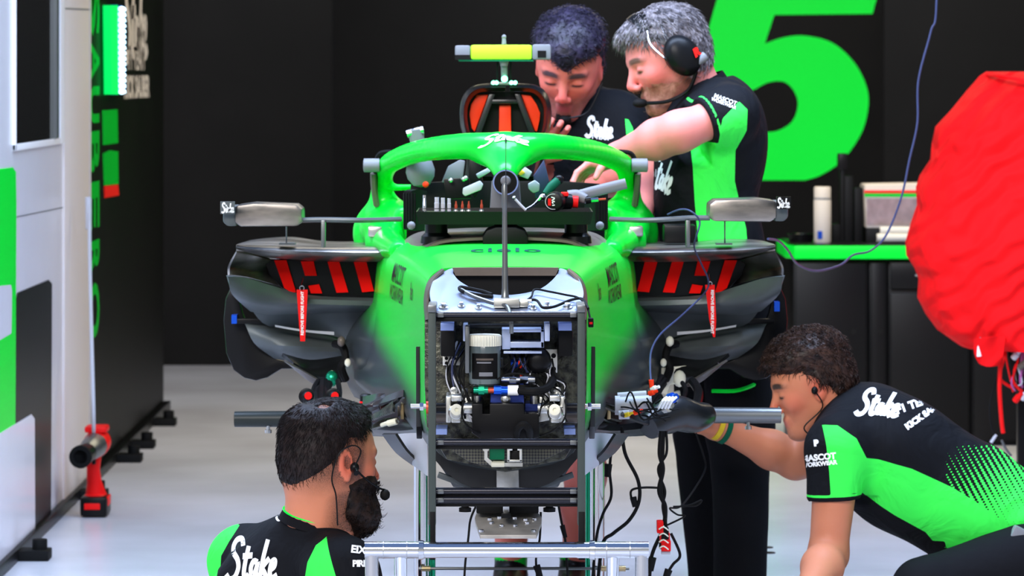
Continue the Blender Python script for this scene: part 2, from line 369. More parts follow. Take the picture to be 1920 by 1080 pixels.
def surface_nets(D, o, h):
    ins = D < 0; nx, ny, nz = D.shape
    c = [ins[i:nx-1+i, j:ny-1+j, k:nz-1+k] for i in (0,1) for j in (0,1) for k in (0,1)]
    cnt = sum(a.astype(np.int8) for a in c); mixed = (cnt > 0) & (cnt < 8)
    idx = -np.ones(mixed.shape, np.int64); I = np.argwhere(mixed); idx[mixed] = np.arange(len(I))
    acc = np.zeros((len(I), 3)); n = np.zeros(len(I)); i, j, k = I.T
    cor = [(a, b, c_) for a in (0,1) for b in (0,1) for c_ in (0,1)]
    for a in range(8):
        for b in range(a+1, 8):
            ca, cb = cor[a], cor[b]
            if sum(abs(p-q) for p, q in zip(ca, cb)) != 1: continue
            va = D[i+ca[0], j+ca[1], k+ca[2]]; vb = D[i+cb[0], j+cb[1], k+cb[2]]
            m = (va < 0) != (vb < 0); t = np.where(m, va/np.where(m, va-vb, 1), 0)
            for ax in range(3): acc[:, ax] += np.where(m, ca[ax]+(cb[ax]-ca[ax])*t, 0)
            n += m
    V = (I+acc/np.maximum(n, 1)[:, None])*h+np.array(o)
    Q = []
    for ax in range(3):
        s0 = [slice(1, -1)]*3; s0[ax] = slice(0, -1); s1 = [slice(1, -1)]*3; s1[ax] = slice(1, None)
        A, Bq = ins[tuple(s0)], ins[tuple(s1)]; ch = np.argwhere(A != Bq)
        if not len(ch): continue
        off = np.array([1, 1, 1]); off[ax] = 0; g = ch+off
        flip = A[tuple(ch.T)]; u, v = [q for q in range(3) if q != ax]
        du = np.zeros(3, int); dv = np.zeros(3, int); du[u] = 1; dv[v] = 1
        q = np.stack([idx[tuple((g-du-dv).T)], idx[tuple((g-dv).T)], idx[tuple(g.T)], idx[tuple((g-du).T)]], 1)
        if ax == 1: flip = ~flip
        q[~flip] = q[~flip][:, ::-1]; Q.append(q)
    return V, np.concatenate(Q)
def mesh_np(name, V, Q, m, parent=None, attrs=None, **kw):
    me = bpy.data.meshes.new(name); me.vertices.add(len(V)); me.vertices.foreach_set('co', np.ascontiguousarray(V, np.float32).ravel())
    k = Q.shape[1]; me.loops.add(Q.size); me.loops.foreach_set('vertex_index', Q.astype(np.int32).ravel())
    me.polygons.add(len(Q)); me.polygons.foreach_set('loop_start', np.arange(0, Q.size, k, dtype=np.int32))
    me.update(calc_edges=True); me.validate()
    for n_, a in (attrs or {}).items():
        at = me.attributes.new(n_, 'FLOAT', 'POINT'); at.data.foreach_set('value', np.asarray(a, np.float32))
    return link_mesh(name, me, m, parent, 180, **kw)
def snoise(V, f, seed=0):
    r = np.random.RandomState(seed); out = 0
    for _ in range(5):
        d = r.randn(3); d /= np.linalg.norm(d); q = r.uniform(.7, 1.5)
        out = out+np.sin((V@d)*f*q+r.uniform(0, 6)+1.3*np.sin((V@r.randn(3))*f*.4))
    return out/5
def build(vol, lo, hi, h, name, m, parent, attrs=None, post=None, cut=None, **kw):
    X, Y, Z = grid_of(lo, hi, h); D = vol.dist(X, Y, Z)
    if cut is not None: D = cut(D, X, Y, Z)
    V, Q = surface_nets(D, lo, h)
    A = attrs(V) if attrs else None
    return mesh_np(name, V, Q, m, parent, A, **kw)
def poly_sd(px, pz, poly):                                             # signed distance to a polygon, positive inside
    d = np.full(len(px), 1e9); ins = np.zeros(len(px), bool); n = len(poly)
    for i in range(n):
        ax, az = poly[i]; bx, bz = poly[(i+1) % n]; ex, ez = bx-ax, bz-az
        t = np.clip(((px-ax)*ex+(pz-az)*ez)/max(ex*ex+ez*ez, 1e-12), 0, 1)
        d = np.minimum(d, np.hypot(px-ax-t*ex, pz-az-t*ez))
        c = ((az > pz) != (bz > pz)) & (px < (bx-ax)*(pz-az)/(bz-az if bz != az else 1e-12)+ax); ins ^= c
    return np.where(ins, d, -d)
def band(V, a, b, t0, t1, R=1):                                        # positive inside a slice across the axis a-b, in metres from a
    a = np.array(a); d = np.array(b)-a; d = d/np.linalg.norm(d); t = (V-a)@d
    rad = np.linalg.norm((V-a)-t[:, None]*d, axis=1)
    return np.minimum(np.minimum(t-t0, t1-t), R-rad)

def skin_mat(name, col, red, lipc, stub):
    m, t, p = node_mat(name); L = t.links.new
    def at(n):
        a = t.nodes.new('ShaderNodeAttribute'); a.attribute_name = n; return a.outputs['Fac']
    def mx(f, a, b):
        q = t.nodes.new('ShaderNodeMix'); q.data_type = 'RGBA'; L(f, q.inputs[0])
        for k, s_ in ((6, a), (7, b)):
            if isinstance(s_, tuple): q.inputs[k].default_value = (*s_, 1)
            else: L(s_, q.inputs[k])
        return q.outputs[2]
    n = t.nodes.new('ShaderNodeTexNoise'); n.inputs['Scale'].default_value = 14; n.inputs['Detail'].default_value = 6
    c = mx(n.outputs[0], tuple(x*.85 for x in col), col); c = mx(at('red'), c, red); c = mx(at('lip'), c, lipc)
    n2 = t.nodes.new('ShaderNodeTexNoise'); n2.inputs['Scale'].default_value = 420
    mm = t.nodes.new('ShaderNodeMath'); mm.operation = 'MULTIPLY'; L(at('stub'), mm.inputs[0]); L(n2.outputs[0], mm.inputs[1])
    m2 = t.nodes.new('ShaderNodeMath'); m2.operation = 'MULTIPLY'; L(mm.outputs[0], m2.inputs[0]); m2.inputs[1].default_value = 1.7; m2.use_clamp = True
    c = mx(m2.outputs[0], c, stub); L(c, p.inputs['Base Color'])
    p.inputs['Roughness'].default_value = .5; p.inputs['Specular IOR Level'].default_value = .25; p.inputs['Subsurface Weight'].default_value = .12; p.inputs['Subsurface Radius'].default_value = (.02, .008, .004); p.inputs['Subsurface Scale'].default_value = .3
    b = t.nodes.new('ShaderNodeBump'); b.inputs['Strength'].default_value = .12; b.inputs['Distance'].default_value = .003; L(n2.outputs[0], b.inputs['Height']); L(b.outputs[0], p.inputs['Normal'])
    return m
def hair_mat(name, c1, c2, rough=.5):
    m, t, p = node_mat(name); L = t.links.new
    g = t.nodes.new('ShaderNodeTexCoord'); n = t.nodes.new('ShaderNodeTexNoise'); n.inputs['Scale'].default_value = 60; n.inputs['Detail'].default_value = 6
    L(g.outputs['Object'], n.inputs[0]); r = t.nodes.new('ShaderNodeValToRGB'); L(n.outputs[0], r.inputs[0])
    r.color_ramp.elements[0].position = .35; r.color_ramp.elements[0].color = (*c1, 1); r.color_ramp.elements[1].position = .68; r.color_ramp.elements[1].color = (*c2, 1)
    L(r.outputs[0], p.inputs['Base Color']); p.inputs['Roughness'].default_value = rough; p.inputs['Specular IOR Level'].default_value = .22
    b = t.nodes.new('ShaderNodeBump'); b.inputs['Strength'].default_value = .7; b.inputs['Distance'].default_value = .006; L(n.outputs[0], b.inputs['Height']); L(b.outputs[0], p.inputs['Normal'])
    return m
def shirt_mat():
    m, t, p = node_mat('team polo cloth'); L = t.links.new
    a = t.nodes.new('ShaderNodeAttribute'); a.attribute_name = 'panel'; f = t.nodes.new('ShaderNodeAttribute'); f.attribute_name = 'fade'
    g = t.nodes.new('ShaderNodeTexCoord'); L1 = t.nodes.new('ShaderNodeMath'); L1.operation = 'GREATER_THAN'; L1.inputs[1].default_value = 0
    L(a.outputs['Fac'], L1.inputs[0])
    mp = t.nodes.new('ShaderNodeMapping'); mp.inputs['Rotation'].default_value = (0, math.radians(28), 0); L(g.outputs['Object'], mp.inputs[0])
    w = t.nodes.new('ShaderNodeTexWave'); w.inputs['Scale'].default_value = 23; w.bands_direction = 'X'; w.inputs['Distortion'].default_value = .3; L(mp.outputs[0], w.inputs[0])
    w2 = t.nodes.new('ShaderNodeTexWave'); w2.inputs['Scale'].default_value = 46; w2.bands_direction = 'Z'; L(mp.outputs[0], w2.inputs[0])
    s1 = t.nodes.new('ShaderNodeMath'); s1.operation = 'MULTIPLY_ADD'; L(w.outputs[1], s1.inputs[0]); s1.inputs[1].default_value = .75; s2 = t.nodes.new('ShaderNodeMath'); s2.operation = 'MULTIPLY'; L(w2.outputs[1], s2.inputs[0]); s2.inputs[1].default_value = .42
    L(s2.outputs[0], s1.inputs[2]); lt = t.nodes.new('ShaderNodeMath'); lt.operation = 'LESS_THAN'; L(s1.outputs[0], lt.inputs[0]); L(f.outputs['Fac'], lt.inputs[1])
    mxm = t.nodes.new('ShaderNodeMath'); mxm.operation = 'MAXIMUM'; L(L1.outputs[0], mxm.inputs[0]); L(lt.outputs[0], mxm.inputs[1])
    q = t.nodes.new('ShaderNodeMix'); q.data_type = 'RGBA'; L(mxm.outputs[0], q.inputs[0]); q.inputs[6].default_value = (.0050, .0055, .0075, 1); q.inputs[7].default_value = (.045, .86, .085, 1)
    L(q.outputs[2], p.inputs['Base Color']); p.inputs['Roughness'].default_value = .8; p.inputs['Specular IOR Level'].default_value = .12
    n = t.nodes.new('ShaderNodeTexNoise'); n.inputs['Scale'].default_value = 9; n.inputs['Detail'].default_value = 3; n.inputs['Distortion'].default_value = 1.2; L(g.outputs['Object'], n.inputs[0])
    b = t.nodes.new('ShaderNodeBump'); b.inputs['Strength'].default_value = .5; b.inputs['Distance'].default_value = .03; L(n.outputs[0], b.inputs['Height']); L(b.outputs[0], p.inputs['Normal'])
    return m
M['shirt'] = shirt_mat()

class Head:
    """local axes: +x face forward, +z up, +y its left; o = centre of the head"""
    def __init__(s, o, fwd, up, sc=1.0):
        f = Vector(fwd).normalized(); l = Vector(up).cross(f).normalized(); u = f.cross(l).normalized()
        s.R = Matrix((f, l, u)).transposed(); s.o = Vector(o); s.sc = sc
    def T(s, p): return s.o+s.R @ (Vector(p)*s.sc)
    def inv(s, V): return (V-np.array(s.o))@np.array(s.R)/s.sc
    def skull(s, v, jaw=1.0, nose=1.0, mouth=True):
        sc, T, R = s.sc, s.T, s.R
        def e(c, r, k=.02, op='u', rot=None): v.ell(T(c), [q*sc for q in r], R if rot is None else R @ Euler(rot).to_matrix(), k*sc, op)
        def c(a, b, ra, rb, k=.02, op='u'): v.cap(T(a), T(b), ra*sc, rb*sc, k*sc, op)
        e((-.012,0,.032), (.100,.079,.089), .01); e((.022,0,.005), (.072,.068,.088), .03)
        e((-.042,0,-.018), (.062,.064,.062), .03)
        c((.03,0,-.03), (.058,0,-.092), .052, .028, .03)
        for y in (-1, 1):
            c((-.01,.052*y,-.045), (.058,.018*y,-.098), .022*jaw, .018, .025)
            e((.064,.040*y,-.018), (.020,.020,.020), .022)                        # cheekbone
            c((.086,.013*y,.027), (.076,.048*y,.027), .0095, .008, .012)            # brow
            e((.101,.031*y,.006), (.018,.020,.013), .010, 's')                     # eye socket
            e((.077,.033*y,.004), (.0155,.0165,.0135), .003)                       # lid over the eyeball
            c((.0925,.020*y,-.0015), (.086,.046*y,-.0015), .0014, .0012, .002, 's')  # lid crease
            e((.102,.013*y,-.036), (.010,.0085,.008), .006)                        # nostril wing
            e((-.006,.078*y,-.002), (.019,.008,.033), .006, rot=(0,-.2,0)); e((-.003,.086*y,.003), (.010,.006,.020), .004, 's', rot=(0,-.2,0))
            e((.001,.079*y,-.028), (.008,.006,.010), .004)
        c((.088,0,.016), (.112,0,-.024), .0080*nose, .0100*nose, .010); e((.111,0,-.030), (.0105,.0105,.009), .007)
        c((.086,-.012,-.062), (.086,.012,-.062), .009, .009, .010); c((.085,-.011,-.075), (.085,.011,-.075), .009, .009, .010)
        c((.101,-.020,-.0685), (.101,.020,-.0685), .0032, .0032, .004, 's')
        e((.074,0,-.100), (.020,.024,.016), .018)
        return v
    def feats(s, V, stub=0, stubtop=-.03, fade=0, bald=0):
        L = s.inv(V); x, y, z = L.T; near = (np.abs(x) < .14) & (np.abs(y) < .11) & (z > -.14) & (z < .14)
        sm = lambda t: np.clip(t, 0, 1)
        lip = np.exp(-((y/.021)**4)-(((z+.0685)/.011)**4))*(x > .07)*near
        blush = (np.exp(-((x-.115)/.02)**2-(y/.02)**2-((z+.03)/.02)**2)+.7*np.exp(-((x-.06)/.03)**2-((np.abs(y)-.05)/.03)**2-((z+.02)/.03)**2)+1.0*np.exp(-((x+.005)/.03)**2-((np.abs(y)-.085)/.012)**2-(z/.04)**2))*near
        brow = np.exp(-(((z-.030+.10*(np.abs(y)-.03)**2*50)/.0068)**4)-((np.abs(y)-.034)/.022)**4)*(x > .055)*near
        lash = np.exp(-(((z+.001)/.0035)**2)-((np.abs(y)-.033)/.015)**4)*(x > .07)*near*.9
        b = stub*sm((stubtop-z+.25*(x-.04)*(x < .04))/.02)*sm((x+.035)/.03)*near*(1-lip)
        moust = stub*np.exp(-((z+.052)/.010)**4-((y)/.032)**4)*(x > .07)*near
        st = np.maximum.reduce([b, moust, brow*1.7, lash*1.8])
        if fade:                                                                     # shaved sides and nape
            reg = sm((z+.075-.0*x)/.05)*sm((.052-x-.35*(z > .04)*0)/.015)*sm(1-np.abs(y)*0)*near; ear = (np.abs(y) > .082)
            st = np.maximum(st, fade*reg*(~ear))
        return dict(red=np.clip(blush*.6, 0, 1), lip=np.clip(lip, 0, 1), stub=np.clip(st, 0, 2.6))
def hair_shell(hd, jawargs, region, thick, h, name, m, parent, strands=0, flow=None, slen=.02, seed=1, kind='hair', nf=90, namp=.004, srad=.0011, lift=.25, fo=.012, sm=None, bb=.17, **kw):
    """a cap offset from the head where region(local) > 0, roughened, with strands lying along it"""
    v = Vol(); hd.skull(v, **jawargs); o = np.array(hd.o); bb = bb*hd.sc
    X, Y, Z = grid_of(o-bb, o+bb, h); D = v.dist(X, Y, Z)
    Wp = np.stack([X.ravel(), Y.ravel(), Z.ravel()], 1); sel = np.abs(D.ravel()) < .07; L = hd.inv(Wp[sel])
    t = thick(L)*hd.sc; n = snoise(L, nf, seed)*namp*hd.sc+snoise(L, nf*2.7, seed+5)*namp*.5*hd.sc
    reg = region(L)*hd.sc; t = t*np.clip(reg/fo, .12, 1); d = D.ravel().copy(); k = .006
    a = d[sel]-t-n*np.clip(t/.006, 0, 1); b = -reg
    hh = np.clip(.5-.5*(a-b)/k, 0, 1); d[sel] = a*(1-hh)*1+b*hh*1+k*hh*(1-hh) if False else np.maximum(a, b)
    d[~sel] = np.where(d[~sel] < 0, .05, .05); D = d.reshape(D.shape)
    V, Q = surface_nets(D, o-bb, h)
    o1 = mesh_np(name, V, Q, m, parent, None, **kw)
    if strands and flow:
        rs = np.random.RandomState(seed); L = hd.inv(V); ok = np.where(region(L) > -.004)[0]
        # outer side only
        cen = np.array((-.0, 0, .02)); N = L-cen; N /= np.linalg.norm(N, axis=1)[:, None]
        pick = rs.choice(ok, strands); p = L[pick]+rs.randn(strands, 3)*.001; nn = N[pick]
        fdir = flow(p, rs); fdir = fdir-nn*(fdir*nn).sum(1)[:, None]; fdir /= np.linalg.norm(fdir, axis=1)[:, None]+1e-9
        ln = slen*rs.uniform(.5, 1.3, strands)[:, None]; side = np.cross(fdir, nn)
        P0 = p-nn*.002; P1 = p+fdir*ln*.5+nn*ln*lift; P2 = p+fdir*ln+nn*ln*lift*.6+side*ln*rs.uniform(-.2, .2, strands)[:, None]
        vs = []; r = srad
        for q, rr in ((P0, r), (P1, r*.9)):
            for a_ in (0, 2.09, 4.19): vs.append(q+side*rr*math.cos(a_)+nn*rr*math.sin(a_))
        vs.append(P2); VV = np.stack(vs, 1).reshape(-1, 3)
        base = (np.arange(strands)*7)[:, None]; tri = np.array([(0,1,4),(0,4,3),(1,2,5),(1,5,4),(2,0,3),(2,3,5),(3,4,6),(4,5,6),(5,3,6)])
        T_ = (base[:, :, None]+tri[None]).reshape(-1, 3)
        Vw = VV*hd.sc@np.array(hd.R).T+o
        q = mesh_np('strands', Vw, T_, m, o1 if False else parent, None); q['kind'] = 'stuff'
        q.name = kind+'_strands'
    return o1
def hand(v, w, fwd, nrm, sc=1.0, curl=(.5,.5,.55,.6), side=1, thumb=.5, spread=.12):
    """w = wrist, fwd = towards the knuckles, nrm = palm side; side = +1/-1 thumb side"""
    f = Vector(fwd).normalized(); n = (Vector(nrm)-f*Vector(nrm).dot(f)).normalized(); s_ = f.cross(n).normalized()*side
    w = Vector(w); A = lambda a, b, c: w+(f*a+s_*b+n*c)*sc
    v.cap(A(.0,0,0), A(.03,0,0), .026*sc, .028*sc, .015)
    v.ell(A(.052,0,0), (.050*sc,.041*sc,.016*sc), Matrix((f, s_, n)).transposed(), .012)
    v.cap(A(.03,.022,.006), A(.06,.032,.010), .016*sc, .014*sc, .012)
    for i, (b, L, r) in enumerate(((.030,.070,.0090), (.010,.078,.0094), (-.011,.072,.0090), (-.030,.058,.0080))):
        p = A(.088-.004*abs(i-1), b, 0); d = (f+s_*spread*(1.2-i*.8)).normalized(); c = curl[i]
        v.cap(A(.05, b*.8, 0), p, .010*sc, r*sc*1.05, .006)
        ang = 0
        for j, q in enumerate((.44,.32,.24)):
            ang += c*(.6 if j == 0 else 1.0); dd = (d*math.cos(ang)+n*math.sin(ang))
            p2 = p+dd*L*q*sc*1.15; v.cap(p, p2, r*sc*(1-.08*j), r*sc*(.92-.08*j), .0025); p = p2
    p = A(.022,.030,.008); d = (f*.62+s_*.72+n*.35*thumb).normalized(); p2 = p+d*.034*sc; v.cap(p, p2, .013*sc, .011*sc, .006)
    d = (f*.85+s_*.35+n*.6*thumb).normalized(); p3 = p2+d*.030*sc; v.cap(p2, p3, .0108*sc, .0095*sc, .003)
    d = (f*.9+s_*.05+n*.7*thumb).normalized(); v.cap(p3, p3+d*.024*sc, .0095*sc, .0078*sc, .003)
    return v
def limb(v, a, b, ra, rb, k=.02, bulge=0, at=.35, off=None):
    v.cap(a, b, ra, rb, k)
    if bulge:
        a, b = Vector(a), Vector(b); c = a.lerp(b, at)+(Vector(off) if off else Vector((0,0,0)))
        v.ell(c, ((b-a).length*.28, bulge, bulge), Matrix((frame_from(b-a)[2], frame_from(b-a)[0], frame_from(b-a)[1])).transposed(), .03)
def bounds(v, pad=.03):
    lo, hi = [], []
    for op, k, ty, a, b, c, d in v.ops:
        if op != 'u': continue
        if ty == 'c': r = max(c, d); lo.append(np.minimum(a, b)-r); hi.append(np.maximum(a, b)+r)
        else: lo.append(a-b.max()); hi.append(a+b.max())
    return np.min(lo, 0)-pad, np.max(hi, 0)+pad
def open_cut(planes, wr=0, seed=3, f=28, namp=.004):
    """cut openings (half-spaces near a point) into a garment and give it folds"""
    def fn(D, X, Y, Z):
        m = np.abs(D) < .05; Pn = np.stack([X[m], Y[m], Z[m]], 1)
        D[m] += (snoise(Pn, f, seed)*namp+snoise(Pn*np.array((1,1,.35)), f*2.2, seed+1)*namp*.4)
        for p, n, R in planes:
            p = np.array(p); n = np.array(Vector(n).normalized())
            s_ = (X-p[0])*n[0]+(Y-p[1])*n[1]+(Z-p[2])*n[2]
            r2 = (X-p[0])**2+(Y-p[1])**2+(Z-p[2])**2
            D = np.maximum(D, np.where(r2 < R*R, s_, -1))
        return D
    return fn
# ---------------------------------------------------------------- people
SKIN = skin_mat('warm skin', (.60,.215,.115), (.68,.09,.06), (.42,.11,.09), (.05,.03,.022))
SKIN_P = skin_mat('pink skin', (.72,.23,.19), (.82,.10,.09), (.55,.10,.11), (.13,.065,.045))
SKIN_B = skin_mat('ruddy skin', (.66,.17,.125), (.70,.08,.07), (.42,.09,.10), (.06,.03,.035))
H_DARK = hair_mat('dark brown hair', (.004,.002,.002), (.014,.007,.006), .6)
H_GREY = hair_mat('grey hair', (.06,.055,.065), (.40,.36,.38), .45)
H_BLUE = hair_mat('black hair', (.004,.003,.008), (.028,.022,.045), .42)
H_BRN = hair_mat('brown hair', (.010,.005,.004), (.055,.026,.018), .42)
H_BEARD = hair_mat('dark beard', (.003,.0015,.001), (.025,.012,.008), .6)
H_GINGER = hair_mat('ginger grey stubble', (.24,.095,.06), (.42,.20,.14), .7)
def px_of(V): return CX+V[:,0]*F/V[:,1], HY+(CH-V[:,2])*F/V[:,1]
def poly_attr(polys, bands=(), flat=None, side=None):
    """signed distance to paint regions; regions are outlines on the cloth seen from the front, read at the depth Yp of the cloth"""
    def fn(V):
        out = np.full(len(V), -1.0)
        for Yp, pl in polys:
            q = [P(a, b, Yp) for a, b in pl]; d = poly_sd(V[:,0], V[:,2], [(p.x, p.z) for p in q]); out = np.maximum(out, d)
        for b in bands: out = np.maximum(out, band(V, *b))
        return out
    return fn
def mk_person(name_label, base, group=None): return thing('person', name_label, 'person', base, group)
def shoe(par, heel, toe, mt='bplastic', sole='wgreen2', kind='shoe'):
    h, t = Vector((heel[0], heel[1], .0)), Vector((toe[0], toe[1], .0)); d = (t-h).normalized(); L = (t-h).length; v = Vol()
    R = Matrix((d, Vector((0,0,1)).cross(d), Vector((0,0,1)))).transposed(); z = Vector((0,0,1))
    v.ell(h+d*.06+z*.055, (.065,.038,.045), R, .02); v.ell(h+d*(L-.07)+z*.042, (.085,.046,.032), R, .03); v.cap(h+d*.05+z*.06, h+d*(L-.10)+z*.05, .042, .038, .02); v.cap(h+d*.055+z*.06, h+d*.05+z*.115, .040, .043, .02)
    lo, hi = bounds(v, .02); lo[2] = -.01
    def cut(D, X, Y, Z): return np.maximum(D, .018-Z)
    s1 = build(v, lo, hi, .005, kind, mt, par, cut=cut)
    b = B(); 
    o = [h+d*(L*(.5-.5*math.cos(a)))+Vector((-d.y, d.x, 0))*(.040+.008*(.5-.5*math.cos(a)))*math.sin(a) for a in [2*PI*k/20 for k in range(20)]]
    b.loft([[q+z*.002 for q in o], [q+z*.02 for q in o]]).out('sole', sole, s1 if False else par)
    return s1
def collar(par, c, axis, r, hgt, trim=True, mt='shirt', open_dir=None):
    u, v, d = frame_from(axis); pts = lambda rr, hh, n=28: [Vector(c)+d*hh+(u*math.cos(a)+v*math.sin(a))*rr for a in [2*PI*k/n for k in range(n)]]
    b = B(); rings = [pts(r*1.10, 0), pts(r*1.02, hgt), pts(r*.97, hgt), pts(r*.98, 0)]
    b.skin([[b.bm.verts.new(q) for q in rr] for rr in rings], close=True).out('collar', 'trous', par)
    if trim: B().tube(pts(r*1.0, hgt+.001)+pts(r*1.0, hgt+.001)[:1], .0028, 6, 2).out('collar_trim', 'wgreen', par)

# --- man at the right of the cockpit, grey hair and headset
def man_headset():
    Y0 = 10.4; base = P(1360, 1169, Y0); par = mk_person('grey-haired person in a headset, standing and reaching into the cockpit', (base.x, base.y, 0))
    hd = Head(P(1251, 114, Y0-.02), (-.90,-.27,-.36), (-.35,0,.94), 1.02)
    v = Vol(); hd.skull(v, nose=1.1)
    v.cap(hd.T((-.035,0,-.03)), P(1322,185,Y0), .056, .062, .03); v.cap(hd.T((.0,0,-.075)), P(1305,185,Y0), .045, .05, .03)
    v.ell(P(1328,290,Y0), (.075,.12,.17), None, .03)
    sl, el, wr = P(1362,214,Y0-.2), P(1272,247,Y0-.24), P(1158,288,Y0-.12)
    v.cap(sl, el, .049, .047, .03); v.cap(el, el.lerp(wr, .35), .049, .050, .03); v.cap(el.lerp(wr, .35), wr, .049, .029, .02)
    hand(v, wr, (-.88,-.1,-.42), (.2,-.35,-1), 1.0, (.45,.55,.6,.65), 1, 1.0)
    sr, er, wr2 = P(1278,212,Y0+.18), P(1216,335,Y0+.16), P(1200,405,Y0-.04)
    v.cap(sr, er, .052, .043, .03); v.cap(er, wr2, .044, .03, .02); hand(v, wr2, (-.5,-.35,-.8), (-.4,-.2,.3), .95, (.4,.5,.6,.6), -1, .6)
    lo, hi = bounds(v)
    build(v, lo, hi, .0036, 'body', SKIN_P, par, attrs=lambda V: hd.feats(V, .75, -.032))
    # short grey hair swept off the forehead
    def reg(L): x, y, z = L.T; return np.minimum(np.maximum(z-.052-.62*(x-.03)*(x > .03), np.minimum(.012-x+.45*(z-.02), z+.055)), .2)-.002*np.abs(y)*0-.02*(np.abs(y) > .0)*0
    def th(L): x, y, z = L.T; return .005+.013*np.clip((z-.055)/.05, 0, 1)+.010*np.clip((x-.03)/.05, 0, 1)*(z > .05)
    def fl(p, rs): d = np.stack([-.1+.9*np.clip((p[:,0])/.08, 0, 1)*(p[:,2] > .05), .5*np.sign(p[:,1]+.02)*np.ones(len(p)), -.5-.5*(p[:,2] < .07)+.2*(p[:,0] > .05)], 1); return d+rs.randn(*d.shape)*.25
    hair_shell(hd, dict(nose=1.1), reg, th, .003, 'hair', H_GREY, par, 5200, fl, .036, 3, nf=45, namp=.0022, srad=.0009, lift=.10)
    def regb(L): x, y, z = L.T; return np.minimum(np.minimum(-.040-z+.5*(x-.05)*(x < .05)+.004*np.sin(y*300), x-.004), .03)-.025*(np.exp(-((y/.024)**4)-(((z+.0685)/.009)**4))*(x > .07))
    hair_shell(hd, dict(nose=1.1), regb, lambda L: .0022+0*L[:,0], .003, 'beard', H_GINGER, par, 1800, lambda p, rs: np.stack([.5+0*p[:,0], 0*p[:,0], -1+0*p[:,0]], 1)+rs.randn(len(p), 3)*.3, .009, 4, kind='beard', namp=.0006, fo=.045, srad=.0005, lift=.12)
    # polo
    t = Vol(); R0 = Euler((0, .10, 0)).to_matrix()
    t.ell(P(1322,255,Y0), (.125,.185,.16), R0, .05); t.ell(P(1322,375,Y0), (.128,.165,.18), None, .06); t.ell(P(1345,470,Y0), (.125,.17,.14), None, .06)
    t.cap(P(1325,190,Y0), P(1368,214,Y0-.17), .062, .066, .05); t.cap(P(1325,190,Y0), P(1275,212,Y0+.17), .062, .062, .05); t.ell(P(1372,265,Y0), (.09,.16,.15), None, .05)
    t.cap(P(1368,214,Y0-.17), sl.lerp(el, .62), .070, .063, .035); t.cap(P(1275,212,Y0+.17), sr.lerp(er, .55), .065, .058, .03)
    ds = (el-sl).normalized(); dr = (er-sr).normalized(); e1 = sl.lerp(el, .46); e2 = sr.lerp(er, .45)
    lo, hi = bounds(t)
    GP = [(1297,262),(1345,268),(1352,222),(1384,190),(1400,205),(1399,245),(1380,282),(1380,340),(1402,430),(1408,520),(1316,520),(1304,380)]
    pa = poly_attr([(Y0-.2, GP)], [(e1, e1-ds, .010, .016, .12)])
    sh = build(t, lo, hi, .0055, 'polo_shirt', 'shirt', par, attrs=lambda V: dict(panel=pa(V), fade=0*V[:,0]), cut=open_cut([(e1, ds, .125), (e2, dr, .12), (P(1345,545,Y0), (0,0,-1), .4), (P(1316,166,Y0), (-.45,0,1), .10)], f=22, namp=.005))
    collar(par, P(1317,178,Y0), (-.42,-.05,.9), .072, .035, False)
    bv = bvh_of(sh)
    decal('logo', stake_flat(.060, .085, .09, .1), P(1241,328,Y0-.3), (.9,0,-.4), (.2,0,.97), 'prnt', par, bv, 'view', .002, .012)
    decal('lettering', text_flat('MASCOT', .015, .0002), P(1360,187,Y0-.3), (.93,0,-.35), (.35,0,.93), 'prnt', par, bv, 'view', .002, .01)
    decal('lettering', text_flat('WORKWEAR', .011, .0002), P(1357,194,Y0-.3), (.93,0,-.35), (.35,0,.93), 'prnt', par, bv, 'view', .002, .01)
    # trousers
    t = Vol(); t.ell(P(1348,480,Y0), (.115,.165,.13), None, .05)
    for yo, xs in ((.13, (1328,1322,1340)), (-.13, (1378,1388,1386))):
        a, b, c = P(xs[0],540,Y0+yo), P(xs[1],800,Y0+yo), P(xs[2],1105,Y0+yo); t.cap(a, b, .098, .080, .05); t.cap(b, c, .080, .066, .03)
    lo, hi = bounds(t)
    build(t, lo, hi, .0065, 'trousers', 'trous', par, cut=open_cut([(P(1340,1122,Y0+.13), (0,0,-1), .16), (P(1386,1122,Y0-.13), (0,0,-1), .16)], f=20, namp=.007))
    q = [P(1335,733,Y0-.23), P(1375,733,Y0-.245), P(1400,727,Y0-.235), P(1418,719,Y0-.20)]
    B().tube(q, .0055, 6, 5).out('piping', 'wgreen', par, label='bright green piping on black cloth')
    for xx, yo in ((1340,.13), (1386,-.13)):
        f = P(xx, 1169, Y0+yo); shoe(par, (f.x+.07, f.y), (f.x-.21, f.y-.05))
    # headset
    hs = thing('headset', 'black over-ear headset with a red mark worn by the grey-haired person', 'headset', hd.T((0,0,.13)))
    for y in (-1, 1):
        c = hd.T((-.006,.092*y,.0)); ax = hd.R @ Vector((0,y,0)); u, v_, d = hd.R @ Vector((.25,0,.97)), hd.R @ Vector((.97,0,-.25)), ax
        b = B(); b.skin([[b.bm.verts.new(c+d*h+u*math.cos(a)*r*1.28+v_*math.sin(a)*r*1.0) for a in [2*PI*k/32 for k in range(32)]] for r, h in ((.020,-.02),(.034,-.018),(.038,-.008),(.037,.006),(.042,.010),(.044,.022),(.040,.036),(.030,.045),(.012,.049))])
        cup = b.out('ear_cup', 'bplastic', hs, ang=50)
        B().cyl(c+d*.03-u*.035, c+d*.03-u*.035+v_*-.045*1, .010, .013).out('cable_gland', 'grey', hs)
        if y == 1:
            fl_ = text_flat('R', .026, .0022, .3); decal('mark', fl_, c+d*.051-u*.012+v_*-.024, -v_, u, 'red', hs, lift=0)
    def arc(x, r, z0, z1, n=11): return [hd.T((x+.0, math.cos(a)*r, .02+math.sin(a)*(r+.028))) for a in [math.radians(38+(142-38)*k/(n-1)) for k in range(n)]]
    b = B(); rows = []
